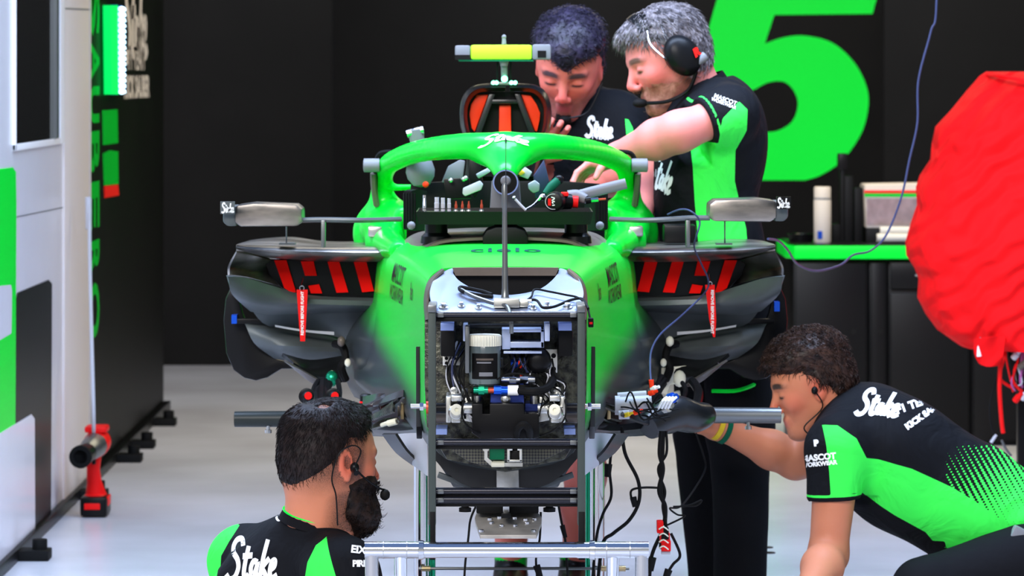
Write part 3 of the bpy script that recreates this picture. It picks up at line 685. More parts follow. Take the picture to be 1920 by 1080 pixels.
    for xx in (-.030+.03, .006+.03, .03+.03): rows.append(arc(xx, .088+(-.002 if xx != .036 else .004), 0, 0))
    b.sheet(rows, .010, 3).out('headband', 'bplastic', hs)
    for y in (-1, 1):
        for dx in (-.018, .030):
            B().tube([hd.T((.02+dx*.8, .075*y, .088)), hd.T((.025+dx, .094*y, .055)), hd.T((dx+.01, .110*y, .012)), hd.T((dx*.9, .122*y, -.015))], .0022, 6, 5).out('wire_arm', 'chrome', hs)
    m0 = hd.T((-.022,.118,-.050)); B().tube([m0, hd.T((.01,.100,-.085)), hd.T((.06,.072,-.092)), hd.T((.10,.035,-.078))], .0048, 8, 6).out('boom', 'bplastic', hs)
    b = B(); b.ball(hd.T((.112,.018,-.072)), 1, 2, (.020,.014,.012)).out('microphone', 'brub', hs)
man_headset()

# --- man behind the roll hoop looking down
def man_behind():
    Y0 = 10.85; base = P(1020, 0, Y0); par = mk_person('person with dark curly hair looking down behind the roll hoop in a black polo', (base.x, base.y, 0))
    hd = Head(P(1067, 123, Y0-.12), (-.16,-.82,-.54), (0,-.5,.86), 1.05)
    v = Vol(); hd.skull(v, nose=1.15, jaw=1.15)
    v.cap(hd.T((-.03,0,-.03)), P(1078,205,Y0+.02), .060, .064, .03); v.ell(P(1080,290,Y0), (.12,.07,.15), None, .03)
    sr, er, wr = P(1165,222,Y0), P(1178,335,Y0-.10), P(1120,352,Y0-.32)
    sl, el, wl_ = P(990,215,Y0+.02), P(960,345,Y0-.06), P(1004,300,Y0-.17)
    v.cap(sr, er, .05, .044, .03); v.cap(er, wr, .045, .03, .03); hand(v, wr, (-.7,-.6,-.1), (0,-.2,-1), .95, (.4,.5,.5,.6), -1, .8)
    v.cap(sl, el, .05, .044, .03); v.cap(el, wl_, .045, .03, .03); hand(v, wl_, (.45,-.1,.8), (0,-1,.1), .95, (.7,.8,.8,.9), 1, .6)
    # bare shins
    legs = ((P(965,760,Y0), P(960,905,Y0-.10), P(958,1060,Y0-.02)), (P(1085,760,Y0), P(1098,890,Y0-.10), P(1080,1060,Y0)))
    v.cap(P(1070,330,Y0+.01), P(1040,560,Y0+.02), .08, .08, .05)
    for a, b, c in legs: v.cap(a, b, .075, .052, .03); v.cap(b, b.lerp(c, .35)+Vector((0,.02,0)), .050, .054, .03); v.cap(b.lerp(c, .35)+Vector((0,.02,0)), c, .053, .036, .03); v.cap((a+Vector((0,0,.25))), a, .09, .075, .05)
    lo, hi = bounds(v)
    build(v, lo, hi, .0042, 'body', SKIN_B, par, attrs=lambda V: hd.feats(V, .65, -.048))
    def reg(L): x, y, z = L.T; return np.minimum(np.maximum(z-.058-.30*(x-.05)*(x > .05)+.030*np.exp(-((y-.006)/.026)**2)*(x > .03), np.minimum(-.002-x+.3*(z-.03), z+.045)), .2)
    def th(L): x, y, z = L.T; return .006+.020*np.clip((z-.045)/.05, 0, 1)
    def fl(p, rs): return np.stack([.4+0*p[:,0], .3*np.sign(p[:,1]), 0*p[:,0]], 1)+rs.randn(len(p), 3)*.8
    hair_shell(hd, dict(nose=1.15, jaw=1.15), reg, th, .0032, 'hair', H_BLUE, par, 2200, fl, .016, 11, nf=70, namp=.0035, srad=.0010, lift=.22)
    def regb(L): x, y, z = L.T; return np.minimum(np.minimum(-.086-z, x-.055), .020-np.abs(y))-.025*(np.exp(-((y/.024)**4)-(((z+.0685)/.009)**4))*(x > .07))
    hair_shell(hd, dict(nose=1.15, jaw=1.15), regb, lambda L: .0025+0*L[:,0], .0032, 'beard', H_BEARD, par, 900, lambda p, rs: np.stack([.5+0*p[:,0], 0*p[:,0], -1+0*p[:,0]], 1)+rs.randn(len(p), 3)*.3, .007, 5, kind='beard', namp=.001, fo=.02, srad=.0006, lift=.15)
    t = Vol(); t.ell(P(1080,290,Y0), (.175,.115,.17), None, .05); t.ell(P(1060,420,Y0+.02), (.17,.12,.20), None, .06); t.ell(P(1040,520,Y0+.02), (.16,.12,.16), None, .06)
    for a, b in ((sr, er), (sl, el)):
        t.cap(P(1078,205,Y0+.03), a, .068, .064, .05); t.cap(a, a.lerp(b, .75), .064, .060, .035)
    e1, e2 = sr.lerp(er, .68), sl.lerp(el, .68); lo, hi = bounds(t)
    pa = poly_attr([(Y0-.05, [(1171,222),(1178,224),(1186,240),(1190,290),(1196,330),(1170,330),(1174,260)])], [(e1, e1-(er-sr), .008, .014, .1)])
    sh = build(t, lo, hi, .006, 'polo_shirt', 'shirt', par, attrs=lambda V: dict(panel=pa(V), fade=0*V[:,0]), cut=open_cut([(e1, er-sr, .12), (e2, el-sl, .12), (P(1070,196,Y0-.07), (-.1,-.75,.66), .085)], f=22, namp=.006))
    collar(par, P(1074,208,Y0-.01), (-.05,-.55,.83), .078, .032, False)
    bv = bvh_of(sh)
    decal('logo', stake_flat(.068, .050, .12), P(1124,240,Y0-.3), (1,0,-.08), (.08,0,1), 'prnt', par, bv, 'view', .002, .01)
    decal('lettering', text_flat('F1 TEAM', .014, .0005), P(1123,258,Y0-.3), (1,0,-.1), (.1,0,1), 'prnt', par, bv, 'view', .002, .01)
    t = Vol(); t.ell(P(1040,540,Y0+.02), (.155,.12,.13), None, .05)
    for a, b, c in legs: t.cap(a+Vector((0,.0,.24)), a.lerp(b, .45), .105, .098, .05)
    lo, hi = bounds(t); build(t, lo, hi, .008, 'shorts', 'trous', par, cut=open_cut([(P(965,812,Y0), (0,0,-1), .14), (P(1090,812,Y0), (0,0,-1), .14)], f=20, namp=.006))
    for a, b, c in legs:
        shoe(par, (c.x, c.y+.05), (c.x-.005, c.y-.23)); B().lathe((c.x, c.y, .09), (0,0,1), ((.043,0),(.044,.03),(.042,.055),(.038,.056))).out('sock', 'wgreen2', par)
    # clip microphone at his chin
    mc = thing('microphone', 'small black boom microphone at the chin of the person behind the roll hoop', 'microphone', hd.T((.10,.0,-.09)))
    B().ball(hd.T((.112,.006,-.088)), 1, 2, (.014,.011,.011)).out('foam_tip', 'brub', mc); B().tube([hd.T((.105,.012,-.088)), hd.T((.08,.06,-.08)), hd.T((.02,.088,-.03))], .0025, 6, 5).out('boom', 'bplastic', mc)
man_behind()

# --- man crouching at the right
def man_crouching():
    Y0 = 9.8; base = P(1800, 0, Y0); par = mk_person('brown-haired person crouching at the right, arm reaching under the car', (base.x, base.y, 0))
    hd = Head(P(1522, 724, Y0), (-.93,-.10,-.30), (-.30,0,.95), .95)
    v = Vol(); hd.skull(v, nose=.95)
    v.cap(hd.T((-.035,0,-.03)), P(1590,800,Y0), .054, .060, .03); v.ell(P(1650,860,Y0), (.10,.11,.09), None, .03); v.cap(P(1640,850,Y0), P(1860,980,Y0), .11, .11, .04)
    s1, e1, w1_ = P(1572,838,Y0-.15), P(1553,1040,Y0-.17), P(1515,1118,Y0-.42)
    v.cap(s1, e1, .056, .045, .03); v.cap(e1, e1.lerp(w1_, .3), .046, .048, .02); v.cap(e1.lerp(w1_, .3), w1_, .047, .030, .02); hand(v, w1_, (-.15,-.95,-.28), (0,0,-1), .95, (.2,.2,.2,.2), 1, .4)
    s2, e2, w2_ = P(1570,840,Y0+.14), P(1492,862,Y0+.20), P(1362,808,Y0+.14)
    v.cap(s2, e2, .055, .047, .03); v.cap(e2, e2.lerp(w2_, .35), .046, .046, .02); v.cap(e2.lerp(w2_, .35), w2_, .046, .028, .02); hand(v, w2_, (-.95,-.05,.1), (0,0,1), .95, (.25,.3,.35,.4), 1, .6)
    lo, hi = bounds(v)
    build(v, lo, hi, .0036, 'body', SKIN, par, attrs=lambda V: hd.feats(V, .16, -.045))
    def reg(L): x, y, z = L.T; return np.minimum(np.maximum(z-.050-.45*(x-.055)*(x > .055), np.minimum(.022-x+.1*(z-.03)-.05*(z < .0), z+.050)), .2)-.03*np.exp(-((x+.0)/.022)**4-(z/.035)**4)*(np.abs(y) > .06)
    def th(L): x, y, z = L.T; return .006+.022*np.clip((z-.045)/.05, 0, 1)*(1-.25*np.clip(-x/.1, 0, 1))
    def fl(p, rs): d = np.stack([.5*(p[:,2] > .04)-.1, 0*p[:,0], .4*(p[:,2] > .05)-.9*(p[:,2] < .04)], 1); return d+rs.randn(*d.shape)*.4
    hair_shell(hd, dict(nose=.95), reg, th, .003, 'hair', H_BRN, par, 5000, fl, .024, 21, nf=60, namp=.0032, srad=.0009, lift=.22)
    t = Vol(); ax = (P(1880,985,Y0)-P(1620,835,Y0)).normalized()
    for a, b, ra, rb in (((1625,832),(1700,880),.132,.142), ((1700,880),(1800,935),.142,.138), ((1800,935),(1885,990),.138,.142)): t.cap(P(*a, Y0), P(*b, Y0), ra, rb, .06)
    t.ell(P(1650,830,Y0), (.16,.19,.12), Euler((0,.5,0)).to_matrix(), .05)
    t.cap(P(1620,810,Y0), s1, .09, .068, .05); t.cap(P(1620,810,Y0), s2, .09, .068, .05); t.cap(P(1592,795,Y0), P(1565,790,Y0), .064, .050, .03)
    t.cap(s1, s1.lerp(e1, .60), .070, .060, .04); t.cap(s2, s2.lerp(e2, .35), .066, .060, .03)
    c1 = P(1571,936,Y0-.16); c2 = s2.lerp(e2, .42); lo, hi = bounds(t); d1 = Vector((.05,0,-1))
    GP = [(1541,796),(1569,796),(1604,820),(1624,858),(1649,862),(1711,880),(1791,918),(1844,951),(1893,987),(1897,1004),(1840,1024),(1782,1036),(1778,1022),(1756,1022),(1742,1005),(1684,973),(1658,956),(1611,922),(1556,929),(1553,884),(1547,831)]
    pa = poly_attr([(Y0-.19, GP)], [(c1, c1-d1, .010, .016, .1)])
    def fade(V):
        px, py = px_of(V); t_ = np.clip((px-1790)/100, 0, 1)*.55+np.clip((py-850)/110, 0, 1)*.6
        return np.where((px > 1775) & (py > 835), t_, 0)
    sh = build(t, lo, hi, .0048, 'polo_shirt', 'shirt', par, attrs=lambda V: dict(panel=pa(V), fade=fade(V)), cut=open_cut([(c1, d1, .105), (c2, e2-s2, .10), (P(1896,996,Y0), (.86,0,-.5), .4)], f=20, namp=.006))
    collar(par, P(1568,785,Y0), (-.75,0,.66), .068, .036, False)
    bv = bvh_of(sh); dd = (0,.75,-.65)
    def on(nm, fl_, px, py, a, **k):
        u = Vector((math.cos(a), 0, math.sin(a))); w = Vector((-math.sin(a), 0, math.cos(a)))
        return decal(nm, fl_, P(px, py, Y0-.15)+Vector((0,-.1,.04)) if 0 else P(px, py, Y0-.2), u, w, 'prnt', par, bv, 'view', .002, .01, jump=.35)
    on('logo', stake_flat(.095, .060, .11, .25), 1650, 757, -.10)
    on('lettering', text_flat('F1 TEAM', .026, .0014), 1717, 757, .35); on('lettering', text_flat('KICK SAUBER', .020, .0014), 1738, 774, .62)
    on('lettering', text_flat('MASCOT', .020, .0010), 1535, 858, .1); on('lettering', text_flat('WORKWEAR', .014, .0008), 1536, 870, .1); on('mark', text_flat('P', .018, .002), 1530, 831, .1)
    t = Vol(); t.ell(P(1912,1050,Y0), (.13,.17,.10), None, .05)
    for yo in (-.13, .15):
        a, b, c = P(1910,1062,Y0+yo), P(1735,1110,Y0+yo*1.6), P(1860,1150,Y0+yo*1.5); b.z = max(b.z, .13); c.z = .11
        t.cap(a, b, .10, .078, .05); t.cap(b, c, .075, .058, .03)
    lo, hi = bounds(t); lo[2] = max(lo[2], .03)
    build(t, lo, hi, .007, 'trousers', 'trous', par, cut=open_cut([], f=20, namp=.007))
    for yo in (-.13, .15):
        c = P(1850, 1150, Y0+yo*1.5); shoe(par, (c.x+.10, c.y), (c.x-.17, c.y))
    # in-ear lead, wristbands, belt radio
    ear = thing('earpiece', 'black earpiece with a thin lead on the ear of the crouching person', 'earpiece', hd.T((0,.1,0)))
    B().ball(hd.T((.010,.088,-.004)), 1, 2, (.008,.008,.010)).out('earbud', 'bplastic', ear)
    B().tube([hd.T((.010,.092,-.005)), hd.T((.004,.090,-.05)), P(1508,800,Y0-.08), P(1521,817,Y0-.09)], .0018, 6, 6).out('lead', 'bplastic', ear)
    dw = (w2_-e2).normalized(); u, v_, d = frame_from(dw)
    for nm, k, mt, lb in (('wristband', .0, 'dgreen', 'dark green cloth wristband on the wrist of the crouching person'), ('wristband', .020, 'yellow', 'yellow cloth wristband at the hand side of the crouching person\'s wrist')):
        c = w2_+d*k; b = B(); r = .0305-(k*.1)
        tag(b.skin([b.ring(c, u, v_, r, 24), b.ring(c, u, v_, r+.004, 24), b.ring(c+d*.012, u, v_, r+.004, 24), b.ring(c+d*.012, u, v_, r, 24)], close=True).out(nm, mt), lb, 'wristband')
    r_ = P(1908, 1028, Y0-.17); rd = thing('belt_radio', 'dark blue radio clipped to the belt of the crouching person', 'radio', r_)
    Rr = Euler((0, .45, 0)).to_matrix(); b = B(); b.box(r_, (.06,.035,.095), Rr, bev=.006).out('case', 'grey', rd)
    b = B()
    for i in range(4):
        for j in range(4): q = r_+Rr @ Vector((-.018+i*.011, -.0178, -.03+j*.011)); b.cyl(q, q+Vector((0,-.001,0)), .003, seg=8)
    b.out('speaker_holes', 'black', rd)
man_crouching()

# --- man in the left foreground, seen from behind
def man_front():
    Y0 = 8.52; base = P(540, 0, Y0); par = mk_person('person kneeling in the left foreground with dark thinning hair and beard, seen from behind', (base.x, base.y+.15, 0))
    hd = Head(P(617, 864, Y0), (.84,.52,-.10), (.10,.05,1), 1.0)
    v = Vol(); hd.skull(v, nose=.95)
    v.cap(hd.T((-.032,0,-.03)), P(590,1010,Y0+.01), .056, .068, .03); v.cap(hd.T((.01,-.01,-.07)), P(612,1010,Y0), .050, .055, .03); v.ell(P(550,1130,Y0+.05), (.15,.10,.14), None, .04)
    s1, e1, w1_ = P(640,1075,Y0-.13), P(720,1230,Y0-.02), P(900,1120,Y0+.30)
    s2, e2, w2_ = P(458,1053,Y0+.20), P(470,1260,Y0+.38), P(640,1180,Y0+.60)
    for a, b, c in ((s1, e1, w1_), (s2, e2, w2_)): v.cap(a, b, .055, .045, .03)
    w1_ = e1+(Vector((.35,.22,-.02))).normalized()*.25; w2_ = e2+Vector((.2,.2,.0)).normalized()*.25
    v.cap(e1, w1_, .045, .029, .03); v.cap(e2, w2_, .045, .029, .03); hand(v, w1_, (.8,.5,-.1), (0,0,-1), .95, side=1); hand(v, w2_, (.8,.5,-.1), (0,0,-1), .95, side=-1)
    lo, hi = bounds(v)
    build(v, lo, hi, .0034, 'body', SKIN, par, attrs=lambda V: hd.feats(V, .8, -.035, fade=.85))
    def reg(L): x, y, z = L.T; return np.minimum(np.minimum(z-.050+1.4*np.clip(-x+.000, 0, .2), .052+.75*(z-.058)-x-.35*np.clip(np.abs(y)-.030, 0, 1)), .2)-.17*np.exp(-((x+.045)/.026)**2-((y+.028)/.022)**2)*(z > .07)-.03*np.exp(-((x-.02)/.02)**4-((z-.02)/.03)**4)*(np.abs(y) > .06)
    def th(L): x, y, z = L.T; return .0035+.009*np.clip((z-.045)/.04, 0, 1)+.008*np.clip((x-.02)/.05, 0, 1)*(z > .05)-.011*np.exp(-((x+.045)/.028)**2-((y-.0)/.030)**2)*(z > .08)
    def fl(p, rs): q = p-np.array((-.05,.01,.10)); d = q/np.linalg.norm(q, axis=1)[:, None]; return d+np.cross(d, (0,0,1))*.6+rs.randn(*d.shape)*.12
    hair_shell(hd, dict(nose=.95), reg, th, .0027, 'hair', H_DARK, par, 9000, fl, .016, 31, nf=120, namp=.0015, srad=.0006, lift=.05, fo=.03)
    def regb(L): x, y, z = L.T; return np.minimum(np.minimum(-.022-z-.9*np.clip(.035-x, 0, .1)*0+.35*(x-.06)*(x < .06), x-.006), .03)-.03*(np.exp(-((y/.026)**4)-(((z+.0685)/.012)**4))*(x > .07))-.03*(np.abs(y) < .03)*(z > -.045)
    hair_shell(hd, dict(nose=.95), regb, lambda L: .004+.022*np.clip((-.055-L[:,2])/.05, 0, 1)+.006*np.clip((L[:,0]-.02)/.05, 0, 1), .0027, 'beard', H_BEARD, par, 5200, lambda p, rs: np.stack([.35+0*p[:,0], 0*p[:,0], -1+0*p[:,0]], 1)+rs.randn(len(p), 3)*.35, .018, 34, kind='beard', namp=.002, nf=140, srad=.0006, lift=.3)
    t = Vol(); t.ell(P(548,1135,Y0+.05), (.178,.130,.155), None, .05); t.ell(P(540,1250,Y0+.12), (.165,.13,.18), None, .06)
    t.cap(P(585,1030,Y0+.04), s1, .075, .068, .05); t.cap(P(570,1030,Y0+.05), s2, .082, .070, .05); t.cap(s1, s1.lerp(e1, .7), .070, .060, .04); t.cap(s2, s2.lerp(e2, .7), .070, .060, .04); t.cap(P(585,1020,Y0+.02), P(592,985,Y0+.01), .078, .064, .03)
    c1, c2 = s1.lerp(e1, .62), s2.lerp(e2, .62); lo, hi = bounds(t)
    pa = poly_attr([(Y0-.12, [(613,1005),(593,1020),(578,1050),(573,1080),(572,1130),(652,1130),(636,1080),(621,1032)]), (Y0+.1, [(445,992),(428,1018),(413,1045),(409,1130),(360,1130),(360,990)])])
    sh = build(t, lo, hi, .0045, 'polo_shirt', 'shirt', par, attrs=lambda V: dict(panel=pa(V), fade=0*V[:,0]), cut=open_cut([(c1, e1-s1, .11), (c2, e2-s2, .11), (P(592,968,Y0), (.16,0,1), .10)], f=20, namp=.004))
    collar(par, P(590,985,Y0+.01), (.22,-.10,.97), .071, .020, True)
    bv = bvh_of(sh)
    def on(nm, fl_, px, py, a): u = Vector((math.cos(a), 0, math.sin(a))); w = Vector((-math.sin(a), 0, math.cos(a))); return decal(nm, fl_, P(px, py, Y0-.25), u, w, 'prnt', par, bv, 'view', .0015, .008, jump=.35)
    on('logo', stake_flat(.100, .085, .085, .12), 474, 1050, -.03); on('mark', text_flat('0', .024, .0012), 522, 970, .15); on('mark', text_flat('-', .024, .0008), 524, 960, .15)
    on('lettering', text_flat('EIX', .021, .0009), 672, 1031, -.12); on('lettering', text_flat('PIRELLI', .018, .0009, 0, .9), 684, 1057, 0)
    t = Vol(); hp = Vector(P(530,0,Y0+.16)); hp.z = .20; t.ell(hp, (.16,.15,.13), None, .05)
    for yo in (-.12, .12):
        a, b, c = hp+Vector((.02,yo,0)), hp+Vector((.36,yo+.12,-.02)), hp+Vector((-.02,yo*1.1,-.11)); b.z = .11; t.cap(a, b, .095, .075, .05); t.cap(b, c, .07, .055, .03)
    lo, hi = bounds(t); build(t, lo, hi, .009, 'trousers', 'trous', par, cut=open_cut([], f=20, namp=.006))
    for yo in (-.13, .13): shoe(par, (hp.x-.22, hp.y+yo), (hp.x+.05, hp.y+yo))
    es = thing('earpiece', 'black in-ear headset with boom microphone on the person in the left foreground', 'earpiece', hd.T((0,-.1,0)))
    B().ball(hd.T((.012,-.088,-.006)), 1, 2, (.010,.010,.012)).cyl(hd.T((.012,-.085,-.006)), hd.T((.008,-.104,-.016)), .007, .006, 12).out('earbud', 'bplastic', es, ang=60)
    B().tube([hd.T((.012,-.095,-.010)), hd.T((.045,-.088,-.030)), hd.T((.085,-.070,-.046)), hd.T((.108,-.058,-.050))], .0022, 8, 5).out('boom', 'bplastic', es)
    B().ball(hd.T((.106,-.062,-.060)), 1, 2, (.011,.010,.012)).out('microphone', 'brub', es)
    B().tube([hd.T((.012,-.092,.002)), hd.T((.022,-.090,.030)), hd.T((-.002,-.094,.040)), hd.T((-.030,-.090,.020)), hd.T((-.038,-.085,-.03)), P(630,930,Y0-.095), P(633,985,Y0-.09)], .0016, 6, 7).out('lead', 'bplastic', es)
man_front()
# ---------------------------------------------------------------- the car on its stand
car = thing('race_car', 'stripped green racing car survival cell with halo and carbon sidepods raised on a steel stand', 'car', (0, 9.6, .55))
def paint_mat():
    m, t, p = node_mat('team paint'); L = t.links.new
    g = t.nodes.new('ShaderNodeTexCoord'); s = t.nodes.new('ShaderNodeSeparateXYZ'); L(g.outputs['Object'], s.inputs[0])
    a = t.nodes.new('ShaderNodeMath'); a.operation = 'MULTIPLY_ADD'; L(s.outputs['Y'], a.inputs[0]); a.inputs[1].default_value = -.115; L(s.outputs['Z'], a.inputs[2])
    r = t.nodes.new('ShaderNodeMapRange'); L(a.outputs[0], r.inputs[0]); r.inputs[1].default_value = -.345; r.inputs[2].default_value = -.235; r.interpolation_type = 'SMOOTHSTEP'
    q = t.nodes.new('ShaderNodeMix'); q.data_type = 'RGBA'; L(r.outputs[0], q.inputs[0]); q.inputs[6].default_value = (.032,.040,.042,1); q.inputs[7].default_value = (.0,.60,.03,1)
    L(q.outputs[2], p.inputs['Base Color']); p.inputs['Roughness'].default_value = .4; p.inputs['Coat Weight'].default_value = .2; p.inputs['Specular IOR Level'].default_value = .2; p.inputs['Coat Roughness'].default_value = .15; return m
M['paint'] = paint_mat()
def Q(dx, py, Y): return Vector((dx*Y/F, Y, CH-(py-HY)*Y/F))
def ringQ(half, Y, n=4, dy=None):
    pts = spline([Q(a, b, Y) for a, b in half], n); return pts+[Vector((-p.x, p.y, p.z)) for p in reversed(pts[1:-1])]
R = [(8.45, [(0,500),(90,501),(128,508),(149,535),(153,600),(152,720),(148,800),(110,862),(0,885)]),
     (8.75, [(0,478),(95,480),(140,490),(168,520),(173,600),(172,720),(166,800),(120,855),(0,870)]),
     (9.1, [(0,459),(105,461),(160,472),(192,505),(199,600),(203,700),(196,780),(130,832),(0,845)]),
     (9.5, [(0,444),(115,446),(185,455),(220,492),(234,590),(247,690),(240,750),(140,805),(0,820)]),
     (9.85, [(0,470),(110,470),(178,468),(235,480),(248,560),(272,660),(276,725),(150,790),(0,800)]),
     (10.5, [(0,468),(110,468),(178,466),(228,478),(240,560),(262,650),(262,705),(150,765),(0,775)])]
tub = B().loft([ringQ(h, Y) for Y, h in R]).out('survival_cell', 'paint', car, ang=50)
tub_bvh = bvh_of(tub)
B().polyp([(948+a, b) for a, b in [(0,592),(152,592)]+R[0][1][5:]]+[(948-a, b) for a, b in reversed([(152,592)]+R[0][1][5:-1])], 8.41, 8.455).out('front_bulkhead', 'carbm', car, bev=.003)
def txt(fl_, px, py, Y, wdir, m_, d, v=(0,0,1), sub=.012):
    return decal('lettering', fl_, P(px, py, Y), wdir, v, m_, car, tub_bvh, d, .0015, sub)
B().polyp([(800,560),(812,520),(838,506),(1058,506),(1084,520),(1096,560),(1098,594),(798,594)], 8.44, 8.452).out('opening_shade_sheet', 'black', car)  # flat black sheet stands in for the shade inside the plate opening
txt(text_flat('cielo', .060, .0008, 0, 1.12), 948, 480, 8.9, (1.22,0,0), 'inkg', (0,0,-1), (0,3.2,0))
for sg in (-1, 1):
    xx = 948+sg*186
    for s_, py, sz in (('MASCOT', 516, .048), ('WORKWEAR', 552, .036)):
        txt(text_flat(s_, sz, .0003), xx, py, 9.12, (0, -sg*1.0*(-1), 0) if sg < 0 else (0,1.0,0), 'bprnt', (-sg,0,0), (0,0,1.25)) if False else \
        decal('lettering', text_flat(s_, sz, .0003), Vector((sg*.5, 9.18, P(0, py, 9.2).z)), (0, sg*1.5, 0), (0,0,1.3), 'bprnt', car, tub_bvh, (-sg,0,0), .0015, .012)
    decal('lettering', text_flat('fiten', .03, .0002), Vector((sg*.5, 8.80, P(0, 548, 8.8).z)), (0, sg*1.3, 0), (0,0,1.8), 'bprnt', car, tub_bvh, (-sg,0,0), .0015, .012)
    # access slot and copper-stained strip on the flank
    h = tub_bvh.ray_cast(Vector((sg*.6, 8.62, .70)), Vector((-sg,0,0)))[0]
    B().prism([(8.56,.83),(8.64,.80),(8.65,.70),(8.62,.63),(8.575,.66)], (h.x+sg*.004, 0, 0), (0,1,0), (0,0,1), (-sg*.012,0,0)).out('access_slot', 'carb', car, bev=.002)
    for k in range(7):
        y = 9.0+k*.10; z = .66-.012*k; h = tub_bvh.ray_cast(Vector((sg*.6, y, z)), Vector((-sg,0,0)))[0]
        B().box((h.x, y, z), (.008,.07,.035-.003*k), Euler((.15*math.sin(k*3),0,0)).to_matrix(), bev=.002).out('foil_patch', 'gold' if k % 2 == 0 else 'brown', car)
# nose mounting plate
def PL(px, py, lift=0): Y = F*2.902/((py-HY)+.296*F); p = P(px, py, Y); p.z += lift; return p
oc = [(815,586),(808,562),(806,545),(815,522),(838,506),(851,502)]
op_ = [(850,512),(860,525),(885,540),(915,550),(948,553),(985,549),(1015,540),(1035,525),(1046,512)]
out_l = [tuple(p[:2]) for p in spline([Vector((a, b, 0)) for a, b in oc], 4)]; opn = [tuple(p[:2]) for p in spline([Vector((a, b, 0)) for a, b in op_], 3)]
outl = out_l+opn+[(1900-a, b) for a, b in reversed(out_l)]
b = B(); lo_ = [b.bm.verts.new(PL(a, c, -.008)) for a, c in outl]; hi_ = [b.bm.verts.new(PL(a, c)) for a, c in outl]
b.face(lo_[::-1]); b.face(hi_)
for k in range(len(lo_)): b.face((lo_[k], lo_[(k+1) % len(lo_)], hi_[(k+1) % len(lo_)], hi_[k]))
plate = b.out('mounting_plate', 'plate', car, bev=.0015, label='pale blue grey metal mounting plate')
B().boxp(815, 584, 1085, 592, 8.185, 8.21, .001).out('flange', 'steel', plate)
B().polyp([(848,502),(1048,502),(1042,517),(854,517)], 8.42, 8.44).out('opening_edge', 'brown', car)
for px, py, r in ((832,577,.011),(865,575,.008),(897,579,.007),(1000,580,.007),(1026,574,.008),(1064,577,.011)):
    c = PL(px, py); b = B().lathe(c, (0,-.28,1), ((r,0),(r,.003),(r*.55,.004),(r*.6,.010),(r*.3,.011)), 8); b.out('bolt', 'steel', plate)
for sg in (-1, 1):                                                     # curved carbon cheeks beside the plate
    f = lambda px: 948+sg*(948-px)
    B().sheet([[P(f(800),600,8.42), P(f(798),560,8.42), P(f(806),528,8.43), P(f(830),506,8.44)], [P(f(806),598,8.34), P(f(804),560,8.34), P(f(812),530,8.37), P(f(834),508,8.42)]], .004, 5).out('edge_cheek', 'brown', car)
# mast with its connector block
b = B(); b.lathe(PL(947, 568), (-.004,0,1), ((.017,0),(.012,.006),(.008,.012),(.0062,.03),(.0050,.17),(.0048,.19),(.0056,.192),(.0058,.236),(.003,.242)), 16).out('sensor_mast', 'gunmetal', car, label='slim grey upright mast')
b = B(); c = PL(950, 577, .010); b.box(c, (.052,.035,.018), bev=.002).box(c+Vector((.035,0,-.002)), (.018,.02,.012), bev=.002)
for dx, dz in ((.05,.004),(.05,-.003)): b.cyl(c+Vector((.03,0,dz)), c+Vector((dx,0,dz)), .003, seg=8)
b.out('connector_block', 'alu', car)
for pts, r, mt in (([(924,566),(893,562),(868,556),(862,549),(872,549),(905,556),(922,562)], .0042, 'brub'), ([(865,553),(890,566),(925,578),(950,584),(958,600),(959,625)], .0045, 'gunmetal'),
                   ([(982,575),(996,566),(1003,552),(1030,556),(1060,562),(1085,568),(1101,585),(1107,602)], .0022, 'brub'), ([(982,573),(1005,572),(1018,586),(1040,584),(1070,572),(1092,570),(1103,588)], .0028, 'brub')):
    B().tube([PL(a, c, .010) if c < 590 else P(a, c, 8.16) for a, c in pts], r, 8, 6).out('hose', mt, car)
B().boxp(1103, 597, 1113, 614, 8.14, 8.17, .002).out('inline_connector', 'brub', car); B().boxp(1105, 604, 1111, 608, 8.135, 8.15).out('connector_seal', 'redp', car)
# equipment on the front bulkhead
fb = 8.41
def bx(name, x0, y0, x1, y1, Y0, Y1, mt, bev=.002, **k): return B().boxp(x0, y0, x1, y1, Y0, Y1, bev).out(name, mt, car, **k)
res = B().lathe(P(909, 722, 8.27), (0,0,1), ((.026,0),(.031,.004),(.0325,.012),(.0325,.080),(.030,.085),(.029,.09)), 40).out('fluid_reservoir', 'fluid', car, label='smoky translucent fluid reservoir with cream screw cap')
b = B(); c = P(909, 648, 8.27); rg = []
for h, rr in ((0,.0325),(.020,.0325),(.0225,.031),(.0235,.0)):
    rg.append([b.bm.verts.new(c+Vector((math.cos(a)*(rr+(.0012*(k % 2) if h < .021 else 0)), math.sin(a)*(rr+(.0012*(k % 2) if h < .021 else 0)), h))) for k, a in enumerate([2*PI*j/72 for j in range(72)])])
b.skin(rg).out('screw_cap', 'cream', res, ang=20)
for (x0, x1, z0, z1, mt) in ((-.9,.9,.014,.066,'black'), (-.55,.55,.052,.056,'brown'), (-.5,.4,.046,.049,'grey'), (-.35,.5,.020,.028,'grey')):
    b = B(); c = P(909, 722, 8.27); g = [[b.bm.verts.new(c+Vector((math.sin(x0+(x1-x0)*k/10)*r_, -math.cos(x0+(x1-x0)*k/10)*r_, z))) for k in range(11)] for z in (z0, z1) for r_ in [.0330 if mt == 'black' else .0333]]
    for k in range(10): b.face((g[0][k], g[0][k+1], g[1][k+1], g[1][k]))
    b.out('reservoir_label', mt, res)
bx('reservoir_clamp', 872, 612, 880, 700, 8.24, 8.30, 'gunmetal'); bx('reservoir_strap', 876, 672, 944, 690, 8.285, 8.31, 'carb')
